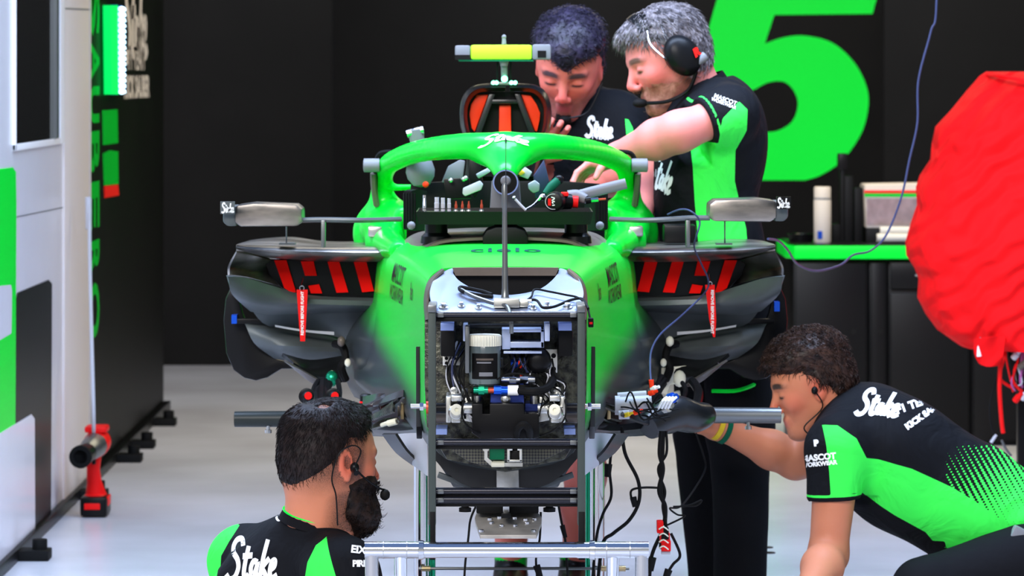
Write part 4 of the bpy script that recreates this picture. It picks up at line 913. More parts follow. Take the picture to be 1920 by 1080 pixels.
b = B(); b.boxp(941, 617, 957, 655, 8.28, 8.36).boxp(957, 617, 1020, 623, 8.28, 8.36).boxp(957, 641, 1020, 652, 8.28, 8.36).boxp(1014, 617, 1020, 652, 8.28, 8.36).boxp(944, 659, 1016, 663, 8.26, 8.30); b.out('bracket', 'plate', car, bev=.001)
bx('bracket_lug', 1021, 607, 1031, 640, 8.24, 8.38, 'plate'); bx('bracket_lug', 868, 609, 877, 640, 8.3, 8.4, 'plate'); bx('bracket_rail', 880, 608, 1018, 616, 8.35, 8.4, 'carb')
for x0 in (826, 1047):
    bx('junction_box', x0, 620, x0+27, 668, 8.30, fb, 'black', .003); B().boxp(x0, 606, x0+25, 620, 8.30, fb, .001).out('junction_lit_top', 'lblue', car)  # pale blue slabs paint the overhead light on the tops of the black boxes
for x0, y0, x1, y1, hs_ in ((830,668,863,685,((837,672),(837,681),(852,672))), (1000,655,1045,699,((1038,667),(1038,692)))):
    m_ = bx('mounting_tab', x0, y0, x1, y1, 8.36, 8.375, 'alu', .001)
    for hx, hy_ in hs_: c = P(hx, hy_, 8.358); B().cyl(c, c+Vector((0,.004,0)), .0035 if y1-y0 < 20 else .005, seg=12).out('hole', 'black', m_)
c = P(1010, 678, 8.28); B().lathe(c, (0,1,0), ((.012,-.01),(.020,-.006),(.026,.004),(.026,.05),(.022,.08)), 24).out('pump_motor', 'bplastic', car)
B().cyl(P(975, 681, 8.31), P(1002, 681, 8.31), .012).cyl(P(958, 682, 8.32), P(978, 682, 8.32), .009).out('pump_body', 'blue', car)
c = P(976, 682, 8.28); B().ball(c, .005, 2, (1,1,2)).out('valve_tip', 'orange', car)
for k, (x0, x1, r, mt) in enumerate(((940,955,.006,'steel'),(955,968,.0085,'chrome'),(968,975,.006,'steel'),(975,990,.010,'chrome'),(990,1003,.0075,'steel'))):
    B().cyl(P(x0, 712, 8.26), P(x1, 712, 8.26), r, seg=8 if k % 2 else 16).out('pipe_fitting', mt, car)
for k, (x0, x1, r, mt) in enumerate(((888,897,.007,'teal'),(897,908,.010,'teal'),(908,915,.008,'teal'),(915,926,.006,'copper'),(926,940,.0095,'blue'),(940,952,.0085,'blue'),(952,972,.0105,'prnt'))):
    B().cyl(P(x0, 732, 8.24), P(x1, 732, 8.24), r, seg=8 if k in (1, 4) else 16).out('pipe_fitting', mt, car)
B().tube([P(970,732,8.24), P(1000,734,8.22), P(1025,728,8.24), P(1036,712,8.28), P(1034,700,8.36)], .0085, 10, 8).out('brake_hose', 'brub', car, label='thick black rubber brake hose')
B().tube([P(1028,712,8.3), P(1000,706,8.24), P(960,700,8.24), P(930,712,8.25)], .0016, 6, 6).out('lead', 'brub', car)
random.seed(11)
for k in range(13):
    x = random.uniform(855, 880); pts = [P(x+random.uniform(-6,8), 640+random.uniform(0,20), 8.36), P(x-14+random.uniform(-8,8), 690+random.uniform(-8,8), 8.3), P(x-2+random.uniform(-14,8), 735, 8.28), P(880+random.uniform(-14,20), 780+random.uniform(-10,20), 8.27)]
    B().tube(pts, .0014 if k % 3 else .0022, 6, 5).out('harness_lead', ('brub','brub','brub','lgrey','bluew')[k % 5], car)
for k in range(12):
    x = random.uniform(990, 1040); pts = [P(x, 660+random.uniform(-8,20), 8.30), P(x+random.uniform(-20,20), 700+random.uniform(-10,10), 8.28), P(x+random.uniform(-10,30), 725, 8.29), P(1030+random.uniform(-20,34), 775+random.uniform(-20,20), 8.24)]
    B().tube(pts, .0014 if k % 3 else .002, 6, 5).out('harness_lead', ('brub','brub','lgrey','brub')[k % 4], car)
for k in range(9):
    x = random.uniform(945, 1000); B().tube([P(x, 655, 8.36), P(x+random.uniform(-14,14), 676, 8.27), P(x+random.uniform(-20,20), 698, 8.28)], .002, 6, 5).out('harness_lead', ('brub','bluew','brub')[k % 3], car)
# steering rack and rockers
def cl_(x, y0, y1, Y, r, mt, name='spacer', **k): return B().cyl(P(x, y0, Y), P(x, y1, Y), r, seg=20).out(name, mt, car, **k)
rack = B().polyp([(885,757),(905,757),(905,776),(918,776),(918,757),(982,757),(984,776),(1010,776),(1012,820),(985,826),(905,826),(885,812)], 8.22, 8.40).out('steering_rack', 'bplastic', car, bev=.003, label='black steering rack housing')
B().polyp([(920,739),(982,739),(983,757),(919,757)], 8.26, 8.38).out('rack_cover', 'dblue', car, bev=.002); B().boxp(886, 757, 905, 775, 8.30, 8.38).out('rack_cover', 'dblue', car); B().boxp(985, 757, 1008, 777, 8.30, 8.38).out('rack_cover', 'dblue', car)
c = P(948, 748, 8.25); B().lathe(c, (0,-1,0), ((.010,0),(.010,.004),(.006,.006),(.006,.010),(.002,.011)), 12).out('plug', 'steel', car)
for sg in (-1, 1):
    f = lambda px: 948+sg*(948-px)*1.0
    a = 948-sg*92
    b = B(); X = lambda d: 948-sg*(948-d)*-1 if sg > 0 else d
    mx_ = (lambda d: d) if sg < 0 else (lambda d: 1896-d)
    b.boxp(mx_(836), 743, mx_(846), 793, 8.24, 8.36, .003).boxp(mx_(846), 741, mx_(866), 753, 8.22, 8.38, .003).boxp(mx_(846), 781, mx_(864), 793, 8.22, 8.38, .003)
    b.cyl(P(mx_(866),765,8.27), P(mx_(888),765,8.27), .012).lathe(P(mx_(856),768,8.30), (0,-1,0), ((.016,0),(.016,.075),(.013,.085),(.008,.086)), 20)
    b.polyp([(mx_(866),748),(mx_(884),744),(mx_(886),792),(mx_(866),788)], 8.28, 8.38)
    rk = b.out('rocker_housing', 'alu', car, bev=.001, label='cast aluminium suspension rocker housing')
    c = P(mx_(856), 768, 8.212); B().lathe(c, (0,-1,0), ((.0115,0),(.0115,.003),(.009,.004),(.004,.004),(.004,.001)), 20).out('rocker_bolt', 'cream', rk)
    c = P(mx_(851), 732, 8.28); b = B(); b.boxp(mx_(845), 732, mx_(857), 745, 8.27, 8.285); b.lathe(c, (0,-1,0), ((.0075,0),(.0075,.01),(.004,.011),(.004,.003)), 16).out('eyelet', 'steel', rk)
    B().cyl(P(mx_(800),765,8.30), P(mx_(838),765,8.30), .0105).out('track_rod', 'bplastic', car)
    B().cyl(P(mx_(800),782,8.34), P(mx_(838),782,8.34), .0125).out('track_rod', 'brown', car)
    B().cyl(P(mx_(770),762,8.28), P(mx_(803),762,8.28), .0052, seg=12).out('stud', 'steel', car); B().cyl(P(mx_(787),762,8.28), P(mx_(794),762,8.28), .009, seg=6).out('nut', 'chrome', car)
    B().cyl(P(mx_(799),764,8.27), P(mx_(804),764,8.27), .013).out('washer', 'copper', car)
    B().boxp(mx_(817), 805, mx_(838), 815, 8.3, 8.42).out('shim_block', 'lblue', car)
    cl_(mx_(895), 742, 757, 8.3, .008, 'steel'); cl_(mx_(872), 728, 744, 8.33, .006, 'steel')
B().tube([P(969,826,8.24), P(970,806,8.20), P(981,796,8.19), P(992,806,8.20), P(993,828,8.24)], .0075, 10, 7).out('brake_hose', 'brub', car)
B().tube([P(872,740,8.2), P(866,780,8.19), P(885,805,8.2), P(915,815,8.24), P(950,822,8.26)], .0022, 6, 6).out('lead', 'brub', car)
B().tube([P(1010,818,8.25), P(1040,805,8.22), P(1060,780,8.22), P(1056,740,8.25), P(1030,722,8.28)], .0018, 6, 6).out('lead', 'brub', car)
b = B(); b.polyp([(908,840),(914,840),(914,858),(926,868),(980,868),(980,875),(922,875),(908,862)], 8.25, 8.27)
for y_ in (819, 841): c = P(911, y_, 8.26); b.skin([b.ring(c, Vector((1,0,0)), Vector((0,0,1)), r_, 20) for r_ in (.0038,.0068)]+[b.ring(c+Vector((0,.006,0)), Vector((1,0,0)), Vector((0,0,1)), r_, 20) for r_ in (.0068,.0038)], close=True)
b.out('eyelet_bracket', 'alu', car)
b = B(); b.boxp(951, 836, 956, 866, 8.22, 8.3).boxp(974, 836, 979, 866, 8.22, 8.3).boxp(951, 862, 979, 867, 8.22, 8.3).boxp(951, 834, 961, 845, 8.22, 8.24).boxp(970, 834, 979, 845, 8.22, 8.24); b.out('connector_frame', 'alu', car, bev=.001)
bx('connector', 957, 845, 973, 863, 8.23, 8.30, 'black'); cl_(965, 826, 850, 8.25, .007, 'brub', 'connector_boot'); bx('control_unit', 918, 836, 946, 862, 8.26, 8.34, 'dgreen'); bx('spacer_block', 921, 868, 946, 876, 8.23, 8.3, 'cream')
# weave-patterned lower bulkhead, keel, skid
def weave():
    m, t, p = node_mat('carbon weave'); L = t.links.new; g = t.nodes.new('ShaderNodeTexCoord'); mp = t.nodes.new('ShaderNodeMapping'); mp.inputs['Rotation'].default_value = (0, PI/4, 0); L(g.outputs['Object'], mp.inputs[0])
    c = t.nodes.new('ShaderNodeTexChecker'); c.inputs['Scale'].default_value = 230; c.inputs[1].default_value = (.10,.095,.06,1); c.inputs[2].default_value = (.01,.01,.01,1); L(mp.outputs[0], c.inputs[0]); L(c.outputs[0], p.inputs['Base Color']); p.inputs['Roughness'].default_value = .35; return m
M['weave'] = weave()
B().polyp([(850,826),(1050,826),(1062,842),(1010,868),(980,872),(900,872),(880,866),(846,845)], 8.385, 8.41).out('lower_bulkhead', 'weave', car, bev=.002)
B().loft([ringQ([(0,800),(110,800),(135,815),(140,850),(100,895),(60,914),(0,918)], 8.5), ringQ([(0,770),(120,770),(150,790),(150,820),(110,860),(60,880),(0,885)], 9.2)]).out('keel', 'carb', car)
B().polyp([(931,872),(972,872),(973,914),(962,938),(955,946),(955,968),(943,968),(943,946),(938,938),(931,914)], 8.46, 8.475).out('keel_strut', 'steel', car, bev=.001, label='grey metal keel strut')
for dx, a in ((-85, .35), (85, -.35)):
    B().box(P(948+dx, 905, 8.6), (.10,.02,.012), Euler((0,a,0)).to_matrix(), bev=.002).out('keel_stay', 'carbt', car)
for sg in (-1, 1):
    f = lambda px: px if sg < 0 else 1896-px
    B().sheet([[P(f(822),868,8.55), P(f(845),862,8.55), P(f(868),880,8.5)], [P(f(838),890,8.6), P(f(858),888,8.6), P(f(880),905,8.55)], [P(f(850),908,8.7), P(f(880),912,8.7), P(f(905),918,8.6)]], .006, 4).out('keel_fairing', 'carbt', car)
    B().sheet([[P(f(735),815,8.9), P(f(770),812,8.8), P(f(806),812,8.7)], [P(f(748),838,8.9), P(f(772),842,8.8), P(f(806),850,8.7)], [P(f(768),862,8.9), P(f(785),875,8.8), P(f(806),892,8.7)]], .006, 4).out('turning_vane', 'lgrey', car, label='pale lavender turning vane')
    B().sheet([[P(f(720),812,8.8), P(f(745),812,8.75)], [P(f(745),845,8.8), P(f(765),842,8.75)], [P(f(775),868,8.85), P(f(785),862,8.8)]], .006, 4).out('vane_edge', 'carb', car)
sk = B(); bq = [(893,962),(1010,962),(1016,970),(1015,980),(1006,1003),(900,1003),(892,980),(890,970)]
z0 = P(0, 962, 8.55).z; sk_pts = []
lo_, hi_ = [], []
for a, c in bq: Yq = 8.55-(c-962)/41*.16; p = P(a, c, Yq); lo_.append(sk.bm.verts.new(p-Vector((0,0,.008)))); hi_.append(sk.bm.verts.new(p))
sk.face(lo_[::-1]); sk.face(hi_)
for k in range(len(lo_)): sk.face((lo_[k], lo_[(k+1) % len(lo_)], hi_[(k+1) % len(lo_)], hi_[k]))
skid = sk.out('skid_plate', 'skidm', car, bev=.0015, label='machined metal skid plate with bolts')
for a, c in ((903,997),(940,987),(966,987),(1000,997),(918,975),(922,982),(936,972),(965,973),(985,976),(988,982),(1002,975)):
    p = P(a, c, 8.55-(c-962)/41*.16); B().lathe(p, (0,0,1), ((.0055,-.002),(.0055,.004),(.003,.005)), 8).out('bolt', 'chrome', skid)
bx('skid_block', 893, 944, 1010, 963, 8.5, 8.75, 'black', .003); bx('strut_foot', 940, 962, 958, 972, 8.44, 8.49, 'bplastic'); bx('rubber_pad', 940, 1003, 970, 1010, 8.42, 8.5, 'redp')
for x_ in (872, 1030): c = P(x_, 938, 8.6); B().lathe(c, (0,0,-1), ((.006,-.02),(.006,.0),(.011,.002),(.011,.008),(.006,.010),(.008,.014),(.013,.016),(.013,.024)), 16).out('rubber_foot', 'brub', car)
# cockpit front fairing
b = B(); b.skin([[b.bm.verts.new(p) for p in ringQ(h, Y, 4)[:25]] for Y, h in ()], False) if False else None
def arcq(h, Y): pts = spline([Q(a, c, Y) for a, c in h], 4); return [Vector((-p.x, p.y, p.z)) for p in reversed(pts[1:])]+pts
b = B(); b.sheet([arcq([(0,445),(60,446),(125,453),(160,474),(176,506)], 9.18), arcq([(0,436),(70,436),(140,441),(180,463),(194,503)], 9.38), arcq([(0,426),(90,428),(165,436),(200,464),(207,500)], 9.60)], .006, 2).out('cockpit_fairing', 'brown', car, label='brown grey carbon fairing band in front of the cockpit')
b = B(); b.polyp([(905,444),(912,432),(930,426),(966,426),(984,432),(990,444),(990,462),(905,462)], 9.14, 9.30); b.out('fairing_block', 'black', car, bev=.006)
# cockpit sides and halo, one blended volume
v = Vol()
for sg in (-1, 1):
    f = lambda px: px if sg < 0 else 1896-px
    pts = [(948-sg*0,272,9.56,.030),(905,273,9.58,.030),(874,274,9.62,.031),(830,277,9.72,.029),(785,284,9.88,.027),(750,296,10.02,.026),(726,312,10.14,.025),(716,345,10.22,.024),(718,385,10.25,.036),(712,425,10.3,.050)]
    hp_ = spline([P(f(a), c, Y) for a, c, Y, r in pts], 5); hr_ = [pts[min(i//5, 9)][3]*(1-(i % 5)/5)+pts[min(i//5+1, 9)][3]*(i % 5)/5 for i in range(len(hp_))]
    for i in range(len(hp_)-1): v.cap(hp_[i], hp_[i+1], hr_[i], hr_[i+1], .003)
    v.cap(P(f(912),290,9.58), P(f(940),322,9.46), .024, .012, .035)
    v.cap(P(f(712),425,10.3), P(f(722),452,9.85), .052, .040, .04); v.cap(P(f(722),452,9.85), P(f(748),470,9.55), .040, .026, .04); v.cap(P(f(748),400,10.25), P(f(756),402,9.85), .030, .022, .03)
    v.cap(P(f(735),352,10.2), P(f(832),350,10.25), .010, .008, .012); v.cap(P(f(712),450,10.3), P(f(716),500,10.4), .06, .06, .04)
v.cap(P(948,285,9.55), P(948,330,9.44), .034, .018, .03)
lo, hi = bounds(v)
halo = build(v, lo, hi, .005, 'halo', 'green', car, label='bright green halo ring with central pylon')
hb = bvh_of(halo); sm_ = halo.modifiers.new('smooth', 'SMOOTH'); sm_.factor = .6; sm_.iterations = 14
decal('logo', stake_flat(.108, .024, .09, .2), P(948, 264, 9.54), (1,0,0), (0,.6,.8), 'prnt', car, hb, (0,.8,-.6), .002, .01)
B().tube([P(948.5,258,9.52), P(948.5,300,9.42), P(948.5,355,9.36)], .0011, 6, 3).out('centre_wire', 'brub', car); B().boxp(947, 262, 950, 275, 9.515, 9.53).out('slot', 'black', car)
for sg in (-1, 1):
    f = lambda px: px if sg < 0 else 1896-px
    B().cyl(P(f(682),310,10.12), P(f(712),310,10.12), .017, seg=20).cyl(P(f(681),310,10.12), P(f(684),310,10.12), .013).out('plug', 'grey', car, bev=.002)
    B().tube([P(f(735),284,10.1), P(f(715),287,10.12), P(f(706),300,10.13), P(f(704),330,10.16), P(f(704),365,10.2)], .006, 6, 5).out('edge_seal', 'brub', car)
    B().tube([P(f(700),325,10.15), P(f(701),350,10.17), P(f(706),385,10.2)], .008, 6, 5).out('edge_strip', 'brown', car)
    B().sheet([[P(f(757),358,9.7), P(f(757),430,9.7)], [P(f(768),355,9.75), P(f(768),432,9.75)], [P(f(785),358,9.95), P(f(785),432,9.95)]], .02, 3).out('cockpit_padding', 'brub', car)
    for k in range(5): B().cyl(P(f(758+k*5),362,9.67), P(f(758+k*5),428,9.67), .0025, seg=8).out('padding_rib', 'bplastic', car)
    B().boxp(f(690), 425, f(716), 444, 9.78, 9.86, .004).out('latch', 'steel', car); B().ball(P(f(771), 423, 9.5), .010, 2).out('latch_knob', 'grey', car)
# cockpit contents
b = B(); c = P(948, 342, 9.42); b.lathe(c, (0,1,0), ((.018,.0),(.030,.0),(.0305,.07),(.018,.071)), 36); b.lathe(c+Vector((0,.02,0)), (0,-1,0), ((.022,0),(.011,.002),(.010,.012),(.003,.014)), 24)
col_ = b.out('steering_column', 'bplastic', car, label='black round steering column boss'); B().lathe(c+Vector((0,.004,.004)), (0,-1,0), ((.012,0),(.012,.004),(.009,.008),(.002,.009)), 24).out('column_cap', 'grey', col_)
b = B(); b.skin([b.ring(c+Vector((0,-.001,0)), Vector((1,0,0)), Vector((0,0,1)), r, 36) for r in (.0265,.0295)]+[b.ring(c+Vector((0,.004,0)), Vector((1,0,0)), Vector((0,0,1)), r, 36) for r in (.0295,.0265)], close=True).out('column_rim', 'lblue', col_)
B().polyp([(922,338),(974,338),(978,398),(918,398)], 9.52, 9.535).out('column_plate', 'grey', car, bev=.003)
for name, pts, Y, mt in (('display_tab', [(868,353),(900,339),(906,346),(902,356),(872,368),(867,363)], 9.72, 'lgrey'), ('display_tab', [(990,345),(1003,338),(1012,345),(1011,358),(1000,362),(991,354)], 9.72, 'lgrey'),
                     ('label_plate', [(892,327),(915,315),(920,322),(897,335)], 9.8, 'lgrey'), ('label_plate', [(970,322),(984,313),(998,323),(990,336),(975,330)], 9.78, 'lgrey'), ('warning_sticker', [(968,324),(978,318),(985,324),(976,330)], 9.77, 'yellow'),
                     ('seat_panel', [(828,342),(840,312),(862,300),(872,302),(866,345)], 10.0, 'grey'), ('electronics_box', [(832,336),(880,334),(884,372),(836,374)], 9.8, 'bplastic'), ('electronics_box', [(1000,330),(1020,300),(1030,340),(1012,370),(1004,372)], 9.8, 'bluew'),
                     ('seat_back', [(770,345),(840,340),(1056,340),(1126,345),(1130,430),(766,430)], 10.05, 'black'), ('harness_pad', [(880,300),(900,300),(906,345),(890,372),(878,345)], 9.95, 'bplastic')):
    B().polyp(pts, Y, Y+.03).out(name, mt, car, bev=.003)
for a, c in ((845,338),(869,336),(873,334)): B().ball(P(a, c, 9.78), .006, 2).out('fastener', 'alu', car)
B().ball(P(798, 346, 9.9), .008, 2).out('fastener', 'orange', car)
B().lathe(P(791, 347, 10.0), (-.11,.05,1), ((.005,-.005),(.020,0),(.033,.018),(.036,.035),(.030,.060),(.018,.078),(.015,.095),(.018,.112),(.020,.135),(.017,.138)), 24).out('drink_bottle', 'grey', car, label='grey bulb-shaped nozzle with a tilted cap'); B().cyl(P(763,251,10.0), P(794,243,10.0), .010, seg=16).out('bottle_cap', 'chrome', car)
# roll hoop with its intake, camera and lamps
YR = 10.3
ho = [(948,156),(905,157),(882,164),(868,180),(862,205),(864,240),(876,272),(890,330)]; hi2 = [(948,171),(908,172),(893,177),(882,190),(877,210),(880,242),(892,275),(902,330)]
def hoop(h, Y): l = spline([P(a, c, Y) for a, c in h], 4); return l+[Vector((-p.x, p.y, p.z)) for p in reversed(l[1:])]
b = B(); rs_ = [hoop(ho, YR+.03), hoop([(a+2*(a < 940), c+1) for a, c in ho], YR), [(p+q_)/2+Vector((0,-.022,0)) for p, q_ in zip(hoop(ho, YR), hoop(hi2, YR))], hoop([(a-1, c) for a, c in hi2], YR), hoop(hi2, YR+.06), hoop(ho, YR+.10)]
vs_ = [[b.bm.verts.new(p) for p in r_] for r_ in rs_]
for k in range(6):
    A_, B_ = vs_[k], vs_[(k+1) % 6]
    for j in range(len(A_)-1): b.face((A_[j], A_[j+1], B_[j+1], B_[j]))
for j in (0, -1): b.face([r_[j] for r_ in vs_])
rh = b.out('roll_hoop', 'carb', car, ang=60, label='dark rounded roll hoop with orange intake blanks')
B().polyp([(878,172),(1018,172),(1020,250),(1000,340),(896,340),(876,250)], YR+.05, YR+.07).out('intake_back', 'bplastic', rh)
for pts in ([(894,178),(916,177),(903,212),(890,248),(884,240),(880,215),(883,196)], [(977,177),(995,179),(1006,195),(1013,212),(1012,225),(1007,247),(1003,246),(990,212)], [(936,197),(958,197),(959,300),(935,300)]):
    B().polyp(pts, YR+.025, YR+.05).out('intake_blank', 'orange', rh, bev=.003)
for pts in ([(917,176),(929,176),(898,262),(886,262)], [(964,176),(976,176),(1008,262),(996,262)], [(922,186),(970,186),(972,195),(920,195)]): B().polyp(pts, YR+.005, YR+.05).out('intake_rib', 'carb', rh, bev=.004)
tc_ = B(); tc_.boxp(882, 84, 998, 112, YR-.06, YR+.01, .008); cb = tc_.out('camera_pod', 'yel', car, label='fluorescent yellow camera pod with dark ends')
B().boxp(853, 85, 882, 112, YR-.058, YR+.005, .006).out('pod_end', 'grey', cb); B().boxp(998, 83, 1033, 112, YR-.062, YR+.008, .006).out('pod_end', 'grey', cb); B().boxp(1008, 95, 1024, 108, YR-.064, YR-.055).out('lens', 'black', cb); B().boxp(853, 103, 881, 112, YR-.061, YR-.05).out('pod_end_lower', 'black', cb)  # left pod end is black along its lower part
B().boxp(860, 112, 1000, 115, YR-.05, YR).out('pod_keel', 'teal', cb)
B().cyl(P(945,83,YR-.03), P(945,69,YR-.03), .006, .0045).ball(P(945,69,YR-.03), .006, 2).out('aerial', 'grey', cb)
B().cyl(P(945,112,YR-.03), P(946,156,YR), .0085).cyl(P(945,112,YR-.03), P(945,124,YR-.03), .013, .009).out('pod_stalk', 'grey', cb)
for x_ in (933, 958): B().tube([P(x_, 114, YR-.02), P(x_-1, 135, YR-.01), P(x_, 156, YR)], .0025, 6, 4).out('pod_lead', 'brub', cb)
for a, c, r in ((946,148,.0085),(925,155,.0055),(931,155,.0055),(959,155,.0055),(966,155,.0055)): B().ball(P(a, c, YR-.02), r, 2).out('indicator_lamp', 'led', rh)
B().boxp(920, 154, 970, 160, YR-.015, YR+.03, .002).out('lamp_base', 'gunmetal', rh)
b = B(); b.loft([ringQ([(0,172),(60,175),(76,200),(76,260),(70,340),(90,430),(0,440)], YR+.06), ringQ([(0,185),(55,190),(70,220),(72,280),(80,350),(110,430),(0,440)], YR+.20)]).out('headrest_bulkhead', 'carb', car)
# mirrors, sidepods
for sg in (-1, 1):
    f = (lambda px: px) if sg < 0 else (lambda px: 1896-px)
    dz = 0 if sg < 0 else -9
    mir = B().polyp([(f(440),386+dz),(f(475),381+dz),(f(555),384+dz),(f(566),392+dz),(f(567),416+dz),(f(558),424+dz),(f(452),425+dz),(f(440),418+dz)], 9.52, 9.66).out('mirror', 'carbs', car, bev=.010, label='grey carbon wing mirror housing')
    B().polyp([(f(418),388+dz),(f(444),386+dz),(f(444),424+dz),(f(426),424+dz),(f(418),416+dz)], 9.53, 9.65).out('mirror_tip', 'carbt', mir, bev=.005)
    B().boxp(f(413) if sg < 0 else f(440), 378+dz, f(440) if sg < 0 else f(413), 401+dz, 9.505, 9.515).out('mirror_plate', 'carbt' if sg < 0 else 'bplastic', mir)
    decal('logo', stake_flat(.027, .022, .11), P(f(427), 390+dz, 9.503), (1,0,0), (0,0,1), 'prnt', mir, lift=0)
    B().tube([P(f(565),413+dz/2,9.58), P(f(606),412+dz/3,9.58), P(f(680),413,9.58), P(f(752),411,9.62)], .0062, 8, 5, flat=1.0).out('mirror_stalk', 'gunmetal', car)
    B().boxp(min(f(602), f(610)), 413, max(f(602), f(610)), 464, 9.57, 9.60, .002).out('mirror_post', 'gunmetal', car); B().cyl(P(f(537),424+dz,9.62), P(f(537),458,9.72), .0018, seg=8).boxp(min(f(523), f(553)), 456, max(f(523), f(553)), 459, 9.7, 9.75).out('mirror_post', 'gunmetal', car)
    G = lambda L_: [P(f(a), c, Y) for a, c, Y in L_]
    xs_ = (747, 690, 600, 520, 470, 443)
    B().sheet([G([(x, y+12, 10.0) for x, y in zip(xs_, (480,482,481,474,470,466))]), G([(x, y, 9.78) for x, y in zip(xs_, (487,489,488,483,476,470))]), G([(x, y, 9.70) for x, y in zip(xs_, (476,477,475,472,468,464))]), G([(x, y, 9.74) for x, y in zip(xs_, (462,464,464,462,460,459))]),
               G([(x, y, 9.95) for x, y in zip((740,690,600,530,480,450), (460,460,460,455,454,456))]), G([(x, y, 10.4) for x, y in zip((735,690,610,550,500,470), (450,452,452,444,446,450))])], .006, 4).out('sidepod_lip', 'carbs', car, label='grey carbon upper lip of the sidepod')
    ic = B().polyp([(f(495),487),(f(707),487),(f(709),556),(f(562),556),(f(528),540),(f(505),515)], 9.86, 9.90).out('inlet_cover', 'bplastic', car, bev=.003, label='black inlet cover with slanted red stripes')
    for pts in ([(514,488),(537,488),(555,548),(546,548),(533,540)], [(564,490),(588,490),(594,517),(572,517)], [(578,536),(598,533),(604,550),(583,550)], [(614,491),(636,491),(653,548),(631,549)], [(663,490),(687,491),(701,546),(679,548)]):
        B().polyp([(f(a), c) for a, c in pts], 9.852, 9.862).out('stripe', 'tred', ic)
    B().sheet([G([(443,470,9.74),(470,474,9.76),(505,484,9.86)]), G([(428,498,9.78),(460,500,9.84),(503,508,9.9)]), G([(427,517,9.76),(470,522,9.86),(525,538,9.9)])], .006, 5).out('sidepod_cheek', 'carbs', car)
    B().sheet([G([(424,516,9.72),(460,521,9.76),(505,535,9.80),(550,553,9.84),(620,562,9.86),(708,562,9.88)]), G([(436,545,9.76),(470,560,9.78),(520,568,9.82),(570,570,9.84),(640,570,9.86),(706,570,9.88)]), G([(470,578,9.88),(505,584,9.9),(550,583,9.92),(600,582,9.94),(650,580,9.96),(698,577,9.98)])], .008, 5).out('sidepod_chin', 'carbt', car, label='slate carbon lower lip of the sidepod')
    B().sheet([G([(472,578,9.9),(540,582,9.93),(620,580,9.95),(697,577,9.97)]), G([(490,600,9.95),(550,598,9.97),(610,605,9.98),(672,610,9.98)]), G([(515,612,10.0),(560,615,10.0),(605,622,10.0),(650,635,10.0)])], .006, 5).out('sidepod_panel', 'carbt', car)
    B().sheet([G([(515,609,9.93),(570,618,9.94),(626,622,9.95)]), G([(516,613,9.93),(570,622,9.94),(626,628,9.95)])], .006, 5).out('splitter_edge', 'lgrey', car)
    B().sheet([G([(458,606,9.98),(520,612,10.0),(590,622,10.02),(652,632,10.04)]), G([(478,640,9.98),(540,648,9.95),(600,652,9.97),(650,655,10.0)]), G([(515,668,10.02),(560,676,10.0),(610,672,10.0),(645,668,10.02)])], .006, 5).out('undercut_bowl', 'carbt', car)
    B().sheet([G([(528,668,9.9),(580,680,9.92),(640,672,9.95)]), G([(545,682,9.85),(590,700,9.88),(645,690,9.92)]), G([(575,700,9.9),(605,718,9.9),(640,715,9.92)])], .008, 5).out('duct_lip', 'carb', car)
    B().sheet([G([(534,674,9.82),(562,690,9.84),(600,712,9.86)]), G([(545,680,9.84),(585,716,9.87),(612,722,9.9)])], .005, 4).out('floor_vane', 'carbg', car)
    B().polyp([(f(a), c) for a, c in ((432,540),(423,560),(419,600),(424,662),(438,694),(458,709),(480,714),(502,708),(528,692),(552,692),(572,706),(574,698),(552,682),(520,674),(492,655),(470,625),(455,590),(446,555))], 10.02, 10.06).out('side_board', 'bplastic', car, bev=.006, label='black rounded side board behind the sidepod')
    B().sheet([G([(446,560,10.1),(458,600,10.12),(480,640,10.12)]), G([(445,600,10.16),(468,650,10.2),(500,672,10.16)]), G([(452,660,10.1),(480,690,10.12),(525,684,10.1)])], .006, 5).out('board_bowl', 'carb', car)
    B().boxp(min(f(434),f(444)), 591 if sg < 0 else 566, max(f(434),f(444)), 607 if sg < 0 else 584, 9.97, 10.02).out('wiring_block', 'blue', car); B().boxp(min(f(444),f(510)), 598, max(f(444),f(510)), 607, 9.97, 10.0, .002).out('board_stay', 'bplastic', car)
    B().sheet([G([(768,600,9.2),(735,585,9.5),(706,570,9.78),(700,572,10.0)]), G([(772,650,9.2),(735,645,9.45),(682,635,9.75),(648,632,10.05)]), G([(772,705,9.15),(738,705,9.4),(690,712,9.7),(652,705,10.05)]), G([(765,755,9.1),(732,755,9.4),(694,752,9.7),(668,742,10.05)])], .006, 5).out('undercut', 'paint', car, ang=60)
    B().tube(G([(628,645,9.92),(642,650,9.88),(648,672,9.86),(640,690,9.86),(648,712,9.88)]), .010, 8, 6).out('hose', 'brub', car)
    for a, c, r, mt in ((622,710,.016,'teal'),(640,640,.010,'brown'),(652,680,.008,'cream')): B().ball(P(f(a), c, 9.84), r, 2, (1,1,1.3)).out('fitting', mt if sg < 0 else 'cream', car)
    # tubular bar of the floor rig
    yb, xb = (786, 440) if sg < 0 else (779, 1464)
    b = B(); b.tube([P(xb, yb, 9.62), P(948-(948-xb)*.6, yb-1, 9.6), P(948-(948-xb)*.2, yb-3, 9.5)], [.0185,.0195,.0195], 16, 3, 1.0).out('support_bar', 'dbar' if sg < 0 else 'gunmetal', car, label='horizontal grey tube end' )
    x_ = 503 if sg < 0 else 1403; B().cyl(P(x_, yb+12, 9.61), P(x_, yb+26, 9.61), .004, seg=8).cyl(P(x_, yb+20, 9.61), P(x_, yb+26, 9.61), .008, seg=8).out('bar_screw', 'steel', car)
    # carbon floor leading pieces
    random.seed(5+sg)
